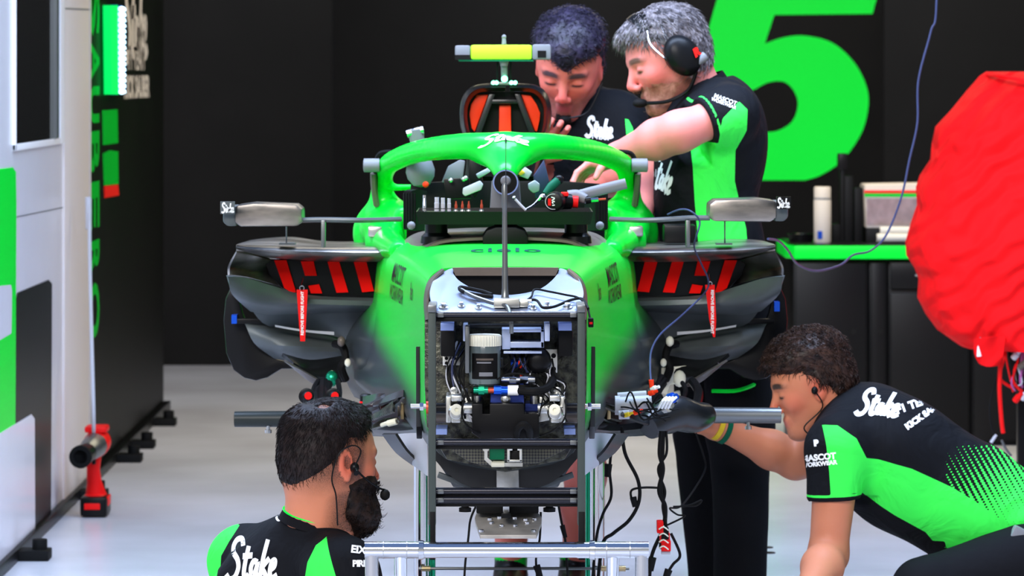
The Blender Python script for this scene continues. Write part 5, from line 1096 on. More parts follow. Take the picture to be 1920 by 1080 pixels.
    B().sheet([G([(575,765,9.4),(650,762,9.35),(730,770,9.2),(800,772,9.0)]), G([(590,782,9.3),(660,790,9.2),(740,800,9.05),(805,798,8.85)]), G([(640,806,9.3),(700,810,9.2),(760,812,9.05),(810,814,8.85)])], .010, 5).out('floor_leading_edge', 'carb', car, label='glossy dark carbon floor edge')
    for k in range(7):
        a, c = random.uniform(680, 780), random.uniform(742, 795); w_ = random.uniform(25, 60)
        B().sheet([G([(a-w_/2, c+random.uniform(-4,12), 9.1), (a, c-6, 9.0), (a+w_/2, c-random.uniform(4,26), 8.95)]), G([(a-w_/2, c+14, 9.05), (a, c+6, 8.98), (a+w_/2, c-4, 8.9)])], .006, 4).out('floor_fence', ('carb','carbm','bplastic')[k % 3], car)
    for k in range(6):
        a = random.uniform(575, 690); B().tube(G([(a, 706+random.uniform(0,20), 9.7), (a+random.uniform(-16,16), 735, 9.6), (a+random.uniform(-14,20), 765, 9.5)]), random.uniform(.005,.012), 8, 5).out('wishbone_bracket', 'bplastic', car)
    if sg < 0:
        b = B(); b.lathe(P(686,757,9.2), (0,0,1), ((.014,0),(.014,.018),(.010,.022)), 20).out('filler_cap', 'bplastic', car); B().lathe(P(686,757,9.2), (0,0,1), ((.0145,.002),(.0145,.005),(.0140,.006)), 20).out('cap_seal', 'redp', car)
        B().tube([P(716,797,8.95), P(728,793,8.93), P(738,792,8.92)], .005, 8, 4).cyl(P(728,794,8.93), P(744,790,8.92), .0075, seg=10).out('sensor', 'cream', car)
        for a in (575, 625): B().lathe(P(a, 742, 9.5), (0,-1,0), ((.018,0),(.018,.02),(.012,.022),(.006,.03)), 16).out('joint', 'bplastic', car); B().lathe(P(a+3, 742, 9.47), (0,-1,0), ((.009,0),(.009,.004)), 12).out('joint_seal', 'redp', car)
    else:
        act = B().cyl(P(1156,760,8.95), P(1222,756,8.95), .018).cyl(P(1153,760,8.95), P(1162,760,8.95), .021).cyl(P(1158,743,8.97), P(1212,739,8.97), .008).cyl(P(1160,778,8.93), P(1180,777,8.93), .010).out('actuator', 'lgrey', car, label='silver cylinder actuator with wires')
        for a, c, r, mt in ((1218,738,.006,'orange'),(1190,774,.006,'orange'),(1172,779,.005,'yellow'),(1255,748,.012,'blue'),(1245,762,.016,'alu'),(1222,730,.006,'prnt')): B().lathe(P(a, c, 8.92), (.7,-.6,.3), ((r,0),(r,.012),(r*.6,.014),(r*.6,.022)), 10).out('connector', mt, act)
        for k in range(9): B().tube([P(1165+k*8, 745+random.uniform(0,20), 8.93), P(1175+k*9, 735+random.uniform(-6,50), 8.90), P(1200+k*7, 770+random.uniform(-10,18), 8.91), P(1240+k*4, 770+random.uniform(-20,20), 8.95)], .002, 6, 5).out('lead', 'brub', act)
        for k in range(4): B().tube([P(1235+k*6,765,8.9), P(1242+k*6,752,8.88), P(1250+k*6,745,8.9)], .003, 6, 4).out('clip', 'prnt', act)
        b = B(); b.tube([P(1215,800,9.1), P(1260,775,9.15), P(1300,782,9.2), P(1322,778,9.25)], [.030,.042,.036,.028], 20, 5).out('cooling_duct', 'carb', car, label='rounded glossy black cooling duct')
        for pts in ([(1240,690),(1300,684),(1296,716),(1256,722),(1250,740),(1240,738)], [(1250,740),(1275,732),(1278,752),(1256,758)]): B().polyp(pts, 9.9, 9.92).out('bracket', 'cream', car, bev=.003)
        B().boxp(1245, 422, 1305, 456, 10.0, 10.1, .006).out('control_box', 'bplastic', car)
# ---------------------------------------------------------------- pull tags
for sg, (pts, ring_) in ((-1, ([(556,543),(577,543),(572,640),(563,640)], (566,540))), (1, ([(1322,534),(1340,534),(1343,600),(1341,632),(1337,632),(1330,600)], (1331,532)))):
    rt = thing('pull_tag', 'red ribbon pull tag hanging from the %s sidepod inlet' % ('left' if sg < 0 else 'right'), 'tag', P(pts[-1][0], pts[-1][1], 9.79), 'red ribbon tags on the inlet covers')
    B().polyp(pts, 9.79, 9.793).out('ribbon', 'redp', rt)
    c = P(*ring_, 9.79); b = B(); b.skin([b.ring(c, Vector((1,0,0)), Vector((0,0,1)), r, 16) for r in (.0045,.006)]+[b.ring(c+Vector((0,.002,0)), Vector((1,0,0)), Vector((0,0,1)), r, 16) for r in (.006,.0045)], close=True).cyl(c+Vector((0,.001,.004)), c+Vector((0,.03,.022)), .0012, seg=6).out('ring', 'chrome', rt)
    q = P(sum(p[0] for p in pts)/len(pts), sum(p[1] for p in pts)/len(pts)-4, 9.789)
    decal('lettering', text_flat('REMOVE BEFORE FLIGHT', .0095, .0003), q, (0,0,-1) if sg > 0 else (0,0,1), (1,0,0) if sg > 0 else (-1,0,0), 'prnt', rt, lift=0)
# ---------------------------------------------------------------- tool tray and tools
tray = thing('tool_tray', 'shallow black tool tray standing across the front of the cockpit', 'tray', P(946, 425, 9.25))
zt_, zf = P(0, 397, 9.15).z, P(0, 421, 9.15).z
b = B(); x0, x1 = P(785,0,9.15).x, P(1107,0,9.15).x; y0, y1 = 9.15, 9.42; e_ = .012
b.box(((x0+x1)/2, (y0+y1)/2, zf+.002), (x1-x0, y1-y0, .004))
def wall4(o1, i1): pass
for (p, q_) in (((x0,y0),(x1,y0)), ((x1,y0),(x1,y1)), ((x1,y1),(x0,y1)), ((x0,y1),(x0,y0))):
    c = Vector(((x0+x1)/2, (y0+y1)/2, 0)); out_ = lambda s, z, k: Vector((c.x+(s[0]-c.x)*k, c.y+(s[1]-c.y)*k, z))
    v8 = [out_(p, zf, 1), out_(q_, zf, 1), out_(q_, zt_, 1.03), out_(p, zt_, 1.03), out_(p, zf, .985), out_(q_, zf, .985), out_(q_, zt_, 1.015), out_(p, zt_, 1.015)]
    vv = [b.bm.verts.new(k) for k in v8]
    for fc in ((0,1,2,3),(7,6,5,4),(3,2,6,7),(0,4,5,1),(0,3,7,4),(1,5,6,2)): b.face([vv[i] for i in fc])
b.out('tray_pan', 'magnet', tray)
B().box(((x0+.075), y0+.06, zt_-.004), (.13,.07,.006), bev=.001).out('socket_rail', 'bplastic', tray)
for a in (818, 1080):
    B().lathe((P(a,0,9.25).x, 9.25, zf), (0,0,-1), ((.026,0),(.026,.022),(.034,.030),(.036,.046)), 24).out('magnetic_foot', 'magnet', tray)
B().lathe((P(948,0,9.25).x, 9.25, zf), (0,0,-1), ((.030,0),(.022,.01),(.018,.03)), 24).out('magnetic_foot', 'magnet', tray)
Yt = y0+.06; nm = ['first socket from the left, tallest', 'broad pale socket left of two more', 'middle pale socket', 'narrow pale socket, right of the others']
for (a, top, r, mt), w_ in zip(((796,365,.0042,'chrome'),(819,369,.0055,'lgrey'),(830.5,370,.0050,'lgrey'),(842,371,.0042,'lgrey')), ('tall slim steel socket at the left end of the tool tray', 'widest pale steel socket standing beside the tall slim one', 'middle pale steel socket between two others on the tray', 'narrow pale steel socket nearest the driver bits')):
    z1 = P(0, top, Yt).z; x_ = P(a, 0, Yt).x; so = thing('socket', w_, 'socket', (x_, Yt, zt_-.001), 'steel sockets standing on the tool tray')
    B().lathe((x_, Yt, zt_-.001), (0,0,1), ((r,0),(r,(z1-zt_)*.6),(r*.88,(z1-zt_)*.62),(r*.88,z1-zt_),(r*.5,z1-zt_),(r*.5,z1-zt_-.01)), 16).out('socket_body', mt, so)
    B().lathe((x_, Yt, zt_+.004), (0,0,1), ((r*1.03,0),(r*1.03,.002)), 16).out('groove', 'gunmetal', so)
for (a, top), w_ in zip(((855,377),(867,377),(879,377),(903,375)), ('leftmost small driver bit beside the sockets', 'second small driver bit from the sockets', 'third small driver bit from the sockets', 'small driver bit standing apart near the mast')):
    x_ = P(a,0,Yt).x; z1 = P(0, top, Yt).z; dbt = thing('driver_bit', w_, 'driver bit', (x_, Yt, zf+.004), 'driver bits standing in the tool tray')
    B().lathe((x_, Yt, zf+.004), (0,0,1), ((.006,0),(.006,.018),(.0045,.022),(.0045,.030)), 12).out('bit_holder', 'gunmetal', dbt)
    B().lathe((x_, Yt, zf+.034), (0,0,1), ((.0035,0),(.0035,.008),(.0022,.010),(.002,.014),(.0015,z1-zf-.034)), 6).out('bit_shank', 'copper', dbt); B().lathe((x_, Yt, zf+.026), (0,0,1), ((.005,0),(.0055,.003),(.004,.006)), 12).out('bit_collar', 'alu', dbt)
dr = thing('cordless_ratchet', 'black cordless twelve volt ratchet with red trim and grey handle lying on the tray', 'power tool', (P(1037,0,9.2).x, 9.2, zt_))
c = P(1037, 378, 9.17); B().lathe(c, (.25,1,0), ((.016,-.002),(.0205,0),(.022,.006),(.022,.03),(.019,.06),(.016,.075)), 32).out('battery_cap', 'bplastic', dr)
b = B(); b.skin([b.ring(c+Vector((0,-.0025,0)), Vector((1,0,0)), Vector((0,0,1)), r, 32) for r in (.0165,.0180)]+[b.ring(c, Vector((1,0,0)), Vector((0,0,1)), r, 32) for r in (.0180,.0165)], close=True).out('face_ring', 'lgrey', dr)
decal('lettering', text_flat('12V', .014, .0005), c+Vector((.003,-.003,0)), (-.12,0,1), (-1,0,-.12), 'prnt', dr, lift=0)
B().box(c+Vector((-.008,-.0022,-.001)), (.007,.001,.016)).out('face_badge', 'redp', dr); B().box(c+Vector((.011,-.0022,-.001)), (.003,.001,.014)).out('face_badge', 'redp', dr)
B().cyl(P(1045,377,9.22), P(1070,378,9.23), .020, .017).out('motor_body', 'bplastic', dr); B().cyl(P(1068,378,9.23), P(1084,379,9.23), .0135).out('speed_ring', 'redp', dr); B().boxp(1052, 361, 1066, 368, 9.2, 9.25, .002).out('trigger', 'redp', dr)
B().tube([P(1066,370,9.25), P(1082,368,9.25), P(1100,374,9.24)], [.016,.015,.010], 16, 4).out('gearbox', 'grey', dr); B().cyl(P(1098,376,9.23), P(1108,375,9.23), .008).out('ratchet_neck', 'bplastic', dr)
B().cyl(P(1106,375,9.23), P(1122,374,9.23), .0055, seg=6).out('chuck', 'chrome', dr); B().cyl(P(1122,374,9.23), P(1136,373,9.23), .0028, seg=6).out('bit', 'copper', dr)
B().tube([P(1072,370,9.27), P(1110,360,9.27), P(1150,350,9.27), P(1174,344,9.27)], [.012,.0125,.0125,.012], 20, 4).out('handle', 'grey', dr)
sd = thing('screwdriver', 'green and black screwdriver handle leaning in the tray', 'screwdriver', P(1018, 372, 9.26)); B().tube([P(1022,364,9.27), P(1034,350,9.28), P(1048,337,9.29)], [.007,.011,.010], 14, 4).out('handle', 'dgreen', sd); B().cyl(P(1012,376,9.26), P(1022,364,9.27), .0028, seg=8).out('shaft', 'steel', sd); B().ball(P(1048,337,9.29), .0115, 2).out('end_cap', 'bplastic', sd)
wrn = thing('spanner', 'bright steel spanner leaning beside the ratchet', 'spanner', P(990, 394, 9.22)); B().tube([P(988,392,9.22), P(1002,384,9.21), P(1016,370,9.21)], [.003,.0035,.005], 8, 4, 1.6).out('spanner_shaft', 'chrome', wrn); B().ball(P(1017,370,9.21), .008, 2, (1,.5,1)).out('spanner_head', 'chrome', wrn)
hk = thing('hex_key', 'pale steel hex key with its tip up in the tray middle', 'hex key', P(984, 394, 9.20)); B().tube([P(965,372,9.2), P(975,383,9.2), P(986,394,9.2)], .0032, 6, 3).out('long_arm', 'lgrey', hk); B().ball(P(964,371,9.2), .0048, 2).out('ball_end', 'chrome', hk)
# ---------------------------------------------------------------- front jig
jig = thing('support_frame', 'grey upright ladder frame bolted to the front of the car', 'frame', P(948, 1050, 8.12))
for sg in (-1, 1):
    xa, xb = (803, 817) if sg < 0 else (1083, 1097)
    B().boxp(xa, 580, xb, 985, 8.09, 8.125, .0015).out('upright', 'frame', jig); B().boxp(xa+(3 if sg < 0 else 2), 960, xb-(1 if sg < 0 else 0), 1050, 8.088, 8.13, .001).out('upright_foot', 'black', jig); B().boxp(xa-1, 572, xb+1, 586, 8.085, 8.22, .003).out('top_clamp', 'gunmetal', jig)
for yy, r in ((590,.0055),(829,.0075),(921,.0075),(937,.0080)):
    B().cyl(P(816,yy,8.12), P(1084,yy,8.12), r, seg=16).out('crossbar', 'frameb', jig)
    for a in (826, 1075): B().boxp(a-6, yy-3, a+6, yy+5, 8.108, 8.13, .001).out('bar_clip', 'gunmetal', jig)
    B().boxp(817, yy+5, 1083, yy+13, 8.12, 8.135, .001).out('bar_channel', 'black', jig)
# chrome trestle
tr = thing('front_trestle', 'polished steel tube trestle under the front frame', 'trestle', (0, 8.05, 0)); YT = 8.08; zt2 = P(0, 1031, YT).z
B().cyl(P(815,1031,YT), P(1085,1031,YT), .0155, seg=32).out('top_tube', 'chrome', tr)
for sg in (-1, 1):
    g_ = lambda px: P(px if sg < 0 else 1900-px, 1031, YT)
    B().cyl(g_(684), g_(818), .0165, seg=32).out('end_tube', 'chrome', tr)
    for a, r in ((718,.0172),(762,.0172)): B().cyl(g_(a), g_(a+2), r, seg=32).out('seam', 'steel', tr)
    b = B(); b.lathe(g_(784), g_(796)-g_(784), ((.0165,0),(.0200,.001),(.0185,.011),(.0165,.012)), 32).out('sleeve_collar', 'chrome', tr)
    for a, r in ((697,.0135),(751,.0125)):
        q = g_(a); B().cyl((q.x, YT, q.z), (q.x, YT+(0 if a < 720 else .12), .02), r, seg=24).out('leg', 'chrome', tr); B().cyl((q.x, YT+(0 if a < 720 else .12), 0), (q.x, YT+(0 if a < 720 else .12), .02), r*1.6, seg=24).out('rubber_foot', 'brub', tr)
rt_ = thing('rear_trestle', 'blurred steel tube trestle standing under the middle of the car', 'trestle', (0, 9.3, 0)); YT = 9.3
for px_, r in ((789,.016),(810,.008),(1104,.008),(1119,.018)):
    q = P(px_, 800, YT); B().cyl((q.x, YT, 0), (q.x, YT, q.z-.0), r, seg=24).out('leg', 'chrome' if r > .01 else 'teal', rt_)
B().cyl(P(785,1066,YT-.03), P(1180,1066,YT-.03), .0035, seg=10).out('cross_rod', 'gunmetal', rt_)
for a in (799, 1135, 1165): B().cyl(P(a-8,1066,YT-.03), P(a+8,1066,YT-.03), .0065, seg=12).out('rod_nut', 'gold', rt_)
B().cyl(P(780,805,YT), P(1125,805,YT), .014, seg=20).out('top_tube', 'steel', rt_)
# ---------------------------------------------------------------- hanging cables
def cable(name, label, pts, r, mt='brub', ends=(), n=7, grp=None):
    t_ = thing(name, label, 'cable', P(*pts[-1]), grp); B().tube([P(*p) for p in pts], r, 8, n).out('lead', mt, t_)
    for (a, c, Y, a2, c2, rr, m2) in ends: B().cyl(P(a, c, Y), P(a2, c2, Y), rr, rr*.8, seg=10).out('plug', m2, t_)
    return t_
cable('cable', 'long blue grey wire drooping from the ceiling past the green numeral', [(1757,-330,11.5),(1756,0,11.5),(1745,60,11.5),(1722,150,11.5),(1720,230,11.5),(1705,300,11.5),(1690,370,11.5),(1662,440,11.5),(1632,470,11.4),(1600,478,11.3),(1575,497,11.2),(1530,508,11.0),(1495,495,10.8),(1478,470,10.6),(1460,452,10.4),(1440,448,10.2)], .0030, 'bluew')
cable('cable', 'thin grey wire looping from the right mirror down to the floor actuator', [(1252,402,9.6),(1275,393,9.55),(1295,396,9.5),(1312,415,9.5),(1305,445,9.5),(1302,465,9.6),(1315,495,9.7),(1328,525,9.75),(1322,548,9.75),(1280,590,9.6),(1240,625,9.4),(1222,655,9.2),(1219,690,9.0),(1222,725,8.92)], .0022, 'bluew', [(1221,712,8.92,1222,728,.006,'orange')])
cable('cable', 'black cable curving left below the floor to the trestle', [(1166,800,9.0),(1172,850,9.0),(1196,900,9.0),(1198,940,9.0),(1180,975,9.0),(1150,1000,9.0),(1130,1020,9.0),(1120,1100,9.0)], .0040, ends=[(1187,932,9.0,1191,950,.008,'brub')])
cable('cable', 'black cable hanging straight beside the rear trestle leg', [(1148,835,9.0),(1143,880,9.0),(1146,930,9.0),(1130,965,9.0),(1118,1010,9.0),(1110,1100,9.0)], .0032, ends=[(1141,870,9.0,1139,894,.009,'brub')])
cable('cable', 'thin cable loop with small plug under the floor', [(1240,915,9.0),(1210,914,9.0),(1186,918,9.0),(1183,930,9.0),(1190,945,9.0)], .0026)
for k, (dx, w_) in enumerate(((0,'left strand'),(4,'middle strand'),(9,'right strand'))):
    cable('cable', 'black bundled cable under the floor, %s of the central harness' % w_, [(1240+dx,808,9.0),(1237+dx*1.4,850,9.0),(1243-dx,880,9.0),(1236+dx*1.2,920,9.0),(1247-dx*.5,950,9.0),(1246+dx*.4,985,9.0)], .005-.001*k, grp='strands of the central harness')
cable('cable', 'black cable loop crossing the trousers of the standing person', [(1305,812,9.6),(1318,850,9.6),(1322,880,9.6),(1300,920,9.5),(1275,950,9.3),(1256,953,9.1),(1270,965,9.1),(1284,968,9.1),(1250,985,9.1)], .0022)
cable('cable', 'thin loose cable loop sticking out right of the harness', [(1262,950,9.1),(1290,948,9.1),(1315,938,9.1),(1305,948,9.1),(1278,948,9.1)], .0022)
cable('cable', 'black cable hanging below the harness with a plug to the right', [(1258,1000,9.0),(1275,1040,9.0),(1262,1058,9.0),(1252,1075,9.0),(1240,1110,9.0)], .0032, ends=[(1254,1068,9.0,1246,1090,.009,'brub')])
cable('cable', 'black cable hanging below the harness with a plug to the left', [(1240,1000,9.0),(1226,1030,9.0),(1220,1055,9.0),(1216,1110,9.0)], .0042, ends=[(1222,1045,9.0,1218,1070,.011,'brub')])
cable('cable', 'thin black wire hanging left of the skid plate', [(892,950,8.6),(882,975,8.6),(878,1010,8.6),(872,1060,8.6),(870,1110,8.6)], .0024)
cable('cable', 'thin black wire hanging right of the skid plate', [(1014,960,8.6),(1012,1010,8.6),(1005,1050,8.6),(1010,1110,8.6)], .0024, ends=[(1006,1060,8.6,1013,1082,.008,'brub')])
cable('cable', 'black wire with plug near the bare shin', [(1046,940,8.8),(1052,975,8.8),(1060,1015,8.8),(1066,1110,8.8)], .0026, ends=[(1054,985,8.8,1060,1008,.006,'brub')])
cb_ = thing('connector_bank', 'red and black connector blocks hanging on the cable harness', 'connector', P(1245, 1035, 9.0))
for k, (x0, y0_, x1, y1_, mt) in enumerate(((1232,978,1244,1000,'redp'),(1240,990,1254,1012,'black'),(1237,1000,1256,1018,'redp'),(1240,1014,1258,1034,'redp'),(1236,1008,1242,1030,'black'),(1240,1034,1257,1040,'lgrey'),(1246,972,1251,992,'black'))):
    B().boxp(x0, y0_, x1, y1_, 8.97+.004*k, 9.01, .002).out('connector_block', mt, cb_)
for k in range(4): B().tube([P(1236,992+k*12,8.965), P(1244,988+k*12,8.955), P(1253,994+k*12,8.965)], .0016, 6, 4).out('jumper', 'cream', cb_)
# ---------------------------------------------------------------- workbench at the back right
YC = 15.34
def bpx(x0, y0, x1, y1, Y0, Y1, bev=.004): return B().boxp(x0, y0, x1, y1, Y0, Y1, bev)
worktop = thing('worktop', 'long black worktop with a bright green rounded front edge', 'worktop', P(1700, 485, YC))
pl = [P(1466,0,YC+.28).x, P(1472,0,YC+.10).x, P(1490,0,YC).x, P(2150,0,YC).x]
z0, z1 = P(0,486,YC).z, P(0,461,YC).z; zz = P(0,452,YC+.28).z
def wtop(off, zb, zt): return B().prism([(pl[0]+off, YC+.6),(pl[0]+off, YC+.28),(pl[1]+off*.8, YC+.09+off*.7),(pl[2]+off*.4, YC+off),(pl[3], YC+off),(pl[3], YC+.6)], (0,0,zb), (1,0,0), (0,1,0), (0,0,zt-zb))
wtop(0, z0, z1).out('green_edge', 'wgreen', worktop, bev=.006); wtop(.012, z1, z1+.004).out('top_sheet', 'bplastic', worktop)
for (a, b_, lab) in ((1488,1628,'black cabinet at the rounded left end of the bench'), (1630,1664,'narrow black cabinet between the wide ones'), (1666,1820,'black cabinet with a drawer left of the red cover'), (1822,1990,'black cabinet behind the red cover')):
    c_ = thing('cabinet', lab, 'cabinet', P((a+b_)/2, 838, YC+.1), 'black cabinets under the worktop')
    bpx(a, 488, b_, 838, YC+.07, YC+.6).out('carcass', 'bplastic', c_)
    if b_-a > 120 and a > 1600:
        d_ = bpx(a+4, 492, b_-4, 542, YC+.045, YC+.07).out('drawer', 'matt', c_) if 0 else bpx(a+4, 492, b_-4, 542, YC+.045, YC+.07).out('drawer', 'bplastic', c_)
        bpx(a+50, 515, b_-50, 519, YC+.025, YC+.045, .002).out('handle', 'gunmetal', d_); y_ = 550
    else: y_ = 493
    d_ = bpx(a+4, y_, b_-4, 826, YC+.045, YC+.07).out('door', 'bplastic', c_)
    c = P(b_-14 if a > 1600 else 1600, 622, YC+.04); B().cyl(c, c+Vector((0,.02,0)), .012, seg=16).out('lock', 'black', d_)
bt = thing('spray_bottle', 'white cylindrical bottle standing on the left of the bench', 'bottle', P(1542, 459, YC+.2)); Yb = YC+.2; xb = P(1542,0,Yb).x; zb = z1+.004
hh = P(0,350,Yb).z-zb; B().lathe((xb,Yb,zb), (0,0,1), ((.030,0),(.033,.006),(.033,hh*.76),(.031,hh*.78)), 24).out('bottle_body', 'oprnt', bt); B().lathe((xb,Yb,zb+hh*.78), (0,0,1), ((.032,0),(.032,hh*.2),(.029,hh*.22)), 24).out('cap', 'oprnt', bt); B().lathe((xb,Yb,zb+hh*.765), (0,0,1), ((.0322,0),(.0322,.008)), 24).out('cap_gap', 'grey', bt)
B().box((xb-.012, Yb-.033, zb+.03), (.018,.003,.03)).out('label_patch', 'blue', bt)
k1 = thing('tool_stand', 'tall black tool stand at the back of the bench', 'stand', P(1600, 459, YC+.25)); Yb = YC+.28
for x0, y0_, x1, y1_ in ((1576,292,1584,459),(1584,330,1600,459),(1602,352,1618,459),(1560,420,1576,459)): B().boxp(x0, y0_, x1, y1_+2, Yb, Yb+.08, .004).out('stand_post', 'black', k1)
B().boxp(1572, 288, 1590, 318, Yb-.01, Yb+.06, .006).out('stand_head', 'bplastic', k1)
cs = thing('equipment_case', 'pale grey case with red and green stripes on the bench', 'case', P(1672, 459, YC+.25)); Yb = YC+.22
B().polyp([(1621,346),(1740,344),(1742,428),(1624,428)], Yb, Yb+.2).out('case_body', 'oprnt', cs, bev=.008); B().boxp(1620, 357, 1741, 362, Yb-.004, Yb).out('case_stripe', 'red', cs); B().boxp(1621, 363, 1741, 369, Yb-.004, Yb).out('case_stripe', 'wgreen2', cs); B().boxp(1625, 372, 1738, 422, Yb-.003, Yb).out('case_panel', 'steel', cs)
B().boxp(1624, 428, 1742, 459, Yb, Yb+.2, .004).out('case_base', 'black', cs)
for k, (a, c, lab) in enumerate(((1650,432,'upper white paper roll lying before the case'), (1644,446,'lower white paper roll lying before the case'))):
    pr = thing('paper_roll', lab, 'paper roll', P(a+40, c, YC+.15), 'paper rolls on the bench'); B().cyl(P(a,c,YC+.13-.02*k), P(a+80,c,YC+.13-.02*k), .014 if k == 0 else .016, seg=20).out('roll', 'paper', pr); q = P(a,c,YC+.13-.02*k); B().cyl(q-Vector((.001,0,0)), q, .006, seg=12).out('core', 'brown', pr)
sm = thing('parts_dish', 'small dark parts dish at the left end of the bench', 'dish', P(1502, 459, YC+.3)); B().lathe((P(1502,0,YC+.3).x, YC+.3, z1+.004), (0,0,1), ((.045,0),(.052,.03),(.048,.03),(.042,.006)), 24).out('dish_bowl', 'bplastic', sm); B().ball((P(1496,0,YC+.3).x, YC+.3, z1+.02), .016, 2).out('parts_heap', 'brown', sm)
# ---------------------------------------------------------------- red quilted cover on its trolley
YK = 12.6
tk = thing('equipment_trolley', 'dark trolley with hanging leads under the red cover at the right edge', 'trolley', P(1960, 0, YK)); tk.location.z = 0
xk = P(1995, 0, YK).x
for dx, dy in ((-.10,-.2),(.40,-.2),(-.10,.2),(.40,.2)): B().box((xk+dx, YK+dy, .33), (.04,.04,.56), bev=.003).out('leg', 'bplastic', tk); B().cyl((xk+dx-.012, YK+dy, .035), (xk+dx+.012, YK+dy, .035), .035, seg=20).out('wheel', 'brub', tk)
B().box((xk+.12, YK, .62), (.62,.5,.05), bev=.005).out('deck', 'bplastic', tk); B().box((xk+.10, YK+.03, .93), (.50,.34,.60), bev=.03).out('gearbox_casing', 'gunmetal', tk)
B().tube([P(1876,672,YK-.26), P(1874,730,YK-.26), P(1878,790,YK-.26), P(1881,812,YK-.26)], .0068, 8, 6, 1.4).out('strap', 'redp', tk)
B().tube([P(1872,700,YK-.2), P(1856,760,YK-.2), P(1862,810,YK-.2), P(1875,822,YK-.2)], .003, 6, 6).out('lead', 'brub', tk); B().tube([P(1868,815,YK-.2), P(1858,830,YK-.2)], .005, 8, 4).out('clip', 'lgrey', tk); B().tube([P(1878,825,YK-.2), P(1886,842,YK-.2), P(1896,855,YK-.2)], .004, 8, 4).out('clip', 'gunmetal', tk)
random.seed(3)
for k in range(16):
    a = random.uniform(1884, 1935); B().tube([P(a, 640+random.uniform(-5,10), YK-.2), P(a+random.uniform(-12,12), 670, YK-.23), P(a+random.uniform(-14,14), 700+random.uniform(-10,20), YK-.22), P(a+random.uniform(-6,20), 730+random.uniform(-10,10), YK-.2)], random.choice((.003,.005)), 6, 5).out('lead', ('brub','purple','brub','redp','lgrey','brub')[k % 6], tk)
for k, (a, c, mt) in enumerate(((1900,672,'lgrey'),(1912,690,'brown'),(1916,748,'lgrey'),(1905,660,'copper'),(1903,752,'redp'))): B().lathe(P(a, c, YK-.24), (.5,-.4,.7), ((.010,0),(.010,.02),(.007,.022),(.007,.035)), 10).out('connector', mt, tk)
B().tube([P(1836,634,YK-.30), P(1846,640,YK-.30), P(1856,645,YK-.30)], .006, 8, 4).out('clamp_arm', 'chrome', tk); B().tube([P(1836,638,YK-.30), P(1835,652,YK-.30), P(1836,668,YK-.30)], [.003,.004,.008], 8, 4).out('clamp_grip', 'prnt', tk)
cov = thing('quilted_cover', 'bright red quilted cover draped over equipment at the right edge', 'cover', P(1900, 685, YK))
lv = [(134,1850,2160),(142,1838,2175),(170,1815,2190),(205,1788,2200),(238,1757,2205),(270,1750,2210),(300,1747,2210),(330,1727,2215),(352,1720,2215),(385,1722,2220),(420,1710,2220),(455,1700,2220),(480,1702,2222),(505,1718,2222),(525,1725,2222),(560,1723,2222),(590,1738,2222),(620,1760,2222),(648,1800,2222)]
rs = []; n = 72
for y_, a, c in lv:
    p, q = P(a, y_, YK), P(c, y_, YK); cx_, rx = (p.x+q.x)/2, (q.x-p.x)/2; r = []
    sq = min(1, (y_-128)/70)**.5
    for k in range(n):
        t_ = 2*PI*k/n; w_ = 1+.035*math.sin(t_*9+y_*.012)*min(1,(y_-130)/150)+.02*math.sin(t_*17-y_*.02)
        cu, su = math.cos(t_), math.sin(t_); r.append(Vector((cx_+rx*(abs(cu)**.8)*math.copysign(1, cu)*(1 if abs(cu) > .96 else w_**.3), YK+(.30*sq+.02)*(abs(su)**.7)*math.copysign(1, su)*w_, p.z)))
    rs.append(r)
b = B(); b.loft(rs)
def redm():
    m, t, p_ = node_mat('red quilted cloth'); L = t.links.new; p_.inputs['Base Color'].default_value = (.88,.006,.008,1); p_.inputs['Roughness'].default_value = .8; p_.inputs['Specular IOR Level'].default_value = .1
    g = t.nodes.new('ShaderNodeTexCoord'); mp = t.nodes.new('ShaderNodeMapping'); mp.inputs['Rotation'].default_value = (0,.7,0); L(g.outputs['Object'], mp.inputs[0])
    w = t.nodes.new('ShaderNodeTexWave'); w.inputs['Scale'].default_value = 5; w.inputs['Distortion'].default_value = 7; w.bands_direction = 'Z'; L(mp.outputs[0], w.inputs[0])
    n = t.nodes.new('ShaderNodeTexNoise'); n.inputs['Scale'].default_value = 5; n.inputs['Detail'].default_value = 4; L(g.outputs['Object'], n.inputs[0])
    a = t.nodes.new('ShaderNodeMath'); a.operation = 'ADD'; L(w.outputs[1], a.inputs[0]); L(n.outputs[0], a.inputs[1]); bb = t.nodes.new('ShaderNodeBump'); bb.inputs['Strength'].default_value = .5; bb.inputs['Distance'].default_value = .03; L(a.outputs[0], bb.inputs['Height']); L(bb.outputs[0], p_.inputs['Normal']); return m
M['redq'] = redm(); b.out('cloth', 'redq', cov, ang=80)
B().sheet([[P(1828,635,YK-.29), P(1850,632,YK-.32), P(1884,628,YK-.31)], [P(1829,662,YK-.28), P(1852,664,YK-.31), P(1880,660,YK-.30)], [P(1838,680,YK-.28), P(1852,686,YK-.30), P(1874,684,YK-.29)]], .006, 5).out('flap', 'redq', cov)
B().tube([P(1850,140,YK-.08), P(1880,143,YK-.2), P(1925,152,YK-.24)], .006, 6, 5).out('hem', 'redq', cov)
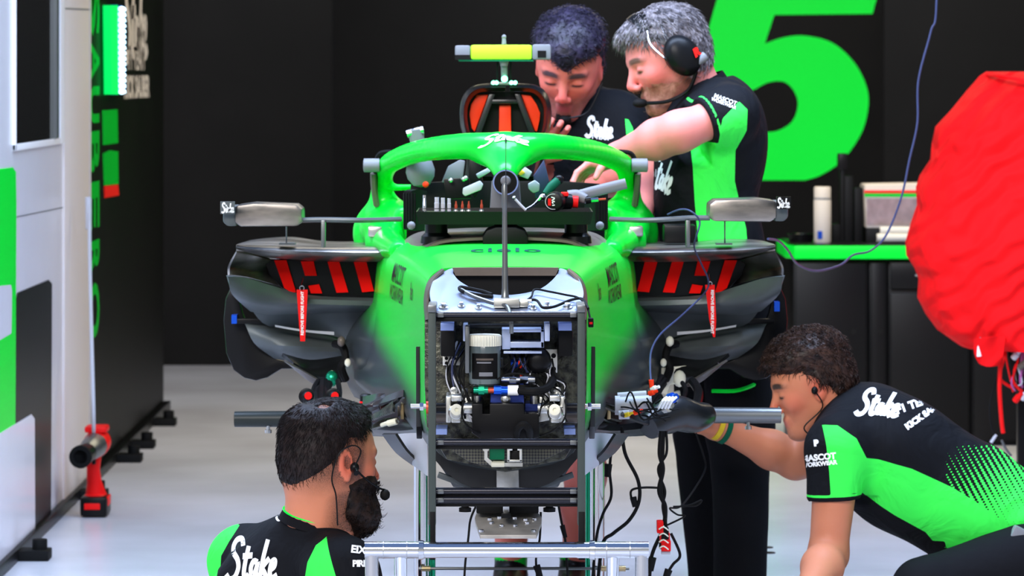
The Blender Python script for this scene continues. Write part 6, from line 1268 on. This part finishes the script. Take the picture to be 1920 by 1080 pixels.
# ---------------------------------------------------------------- impact wrench standing on the floor
iw = thing('impact_wrench', 'red and black cordless impact wrench standing on the floor by the left wall', 'power tool', P(180, 965, 12.95)); Yw = 12.95; iw.location.z = 0
def U(px, py, dy=0): return P(px, py, Yw+dy)
zb = 0; B().box((U(179,0).x, Yw, .034), (.086,.13,.062), bev=.010).out('battery', 'bplastic', iw); B().box((U(179,0).x-.004, Yw-.067, .036), (.05,.004,.020), bev=.002).out('battery_badge', 'redp', iw); B().box((U(179,0).x+.042, Yw, .05), (.006,.09,.03), bev=.002).out('battery_side', 'redp', iw)
B().lathe(U(178,937), (0,0,1), ((.034,0),(.036,.012),(.030,.018)), 24).out('battery_collar', 'redp', iw)
B().tube([U(180,930,.02), U(177,905,.01), U(175,880,0), U(176,850,0)], [.036,.024,.021,.026], 20, 5, 1.1).out('grip', 'redp', iw)
B().tube([U(186,825,.09), U(184,828,.05), U(180,833,0), U(175,838,-.03)], [.034,.042,.042,.038], 24, 5).out('motor_housing', 'redp', iw)
B().tube([U(178,835,-.02), U(170,842,-.07), U(160,850,-.12)], [.040,.036,.026], 24, 5).out('hammer_case', 'gunmetal', iw)
a, c = U(164,848,-.10), U(152,856,-.19); B().cyl(a, c, .030, .036, seg=28).out('nose_cone', 'bplastic', iw); d_ = (c-a).normalized()
b = B(); u_, v2, _ = frame_from(d_); b.skin([b.ring(c, u_, v2, .036, 28), b.ring(c+d_*.012, u_, v2, .036, 28), b.ring(c+d_*.012, u_, v2, .022, 28), b.ring(c-d_*.02, u_, v2, .020, 28)]).out('socket', 'brub', iw)
B().boxp(158, 800, 200, 812, Yw-.02, Yw+.08, .008).out('top_cover', 'redp', iw); B().box(U(176,862,-.03), (.012,.014,.03), bev=.003).out('trigger', 'bplastic', iw)
for a, c in ((1440,1037),(1436,1027),(1560,1010)):
    Yq = CH*F/(c-HY); B().lathe((P(a,0,Yq).x, Yq, .0), (0,0,1), ((.022,0),(.022,.002),(.018,.003)), 16).out('floor_socket', 'brub', fl)
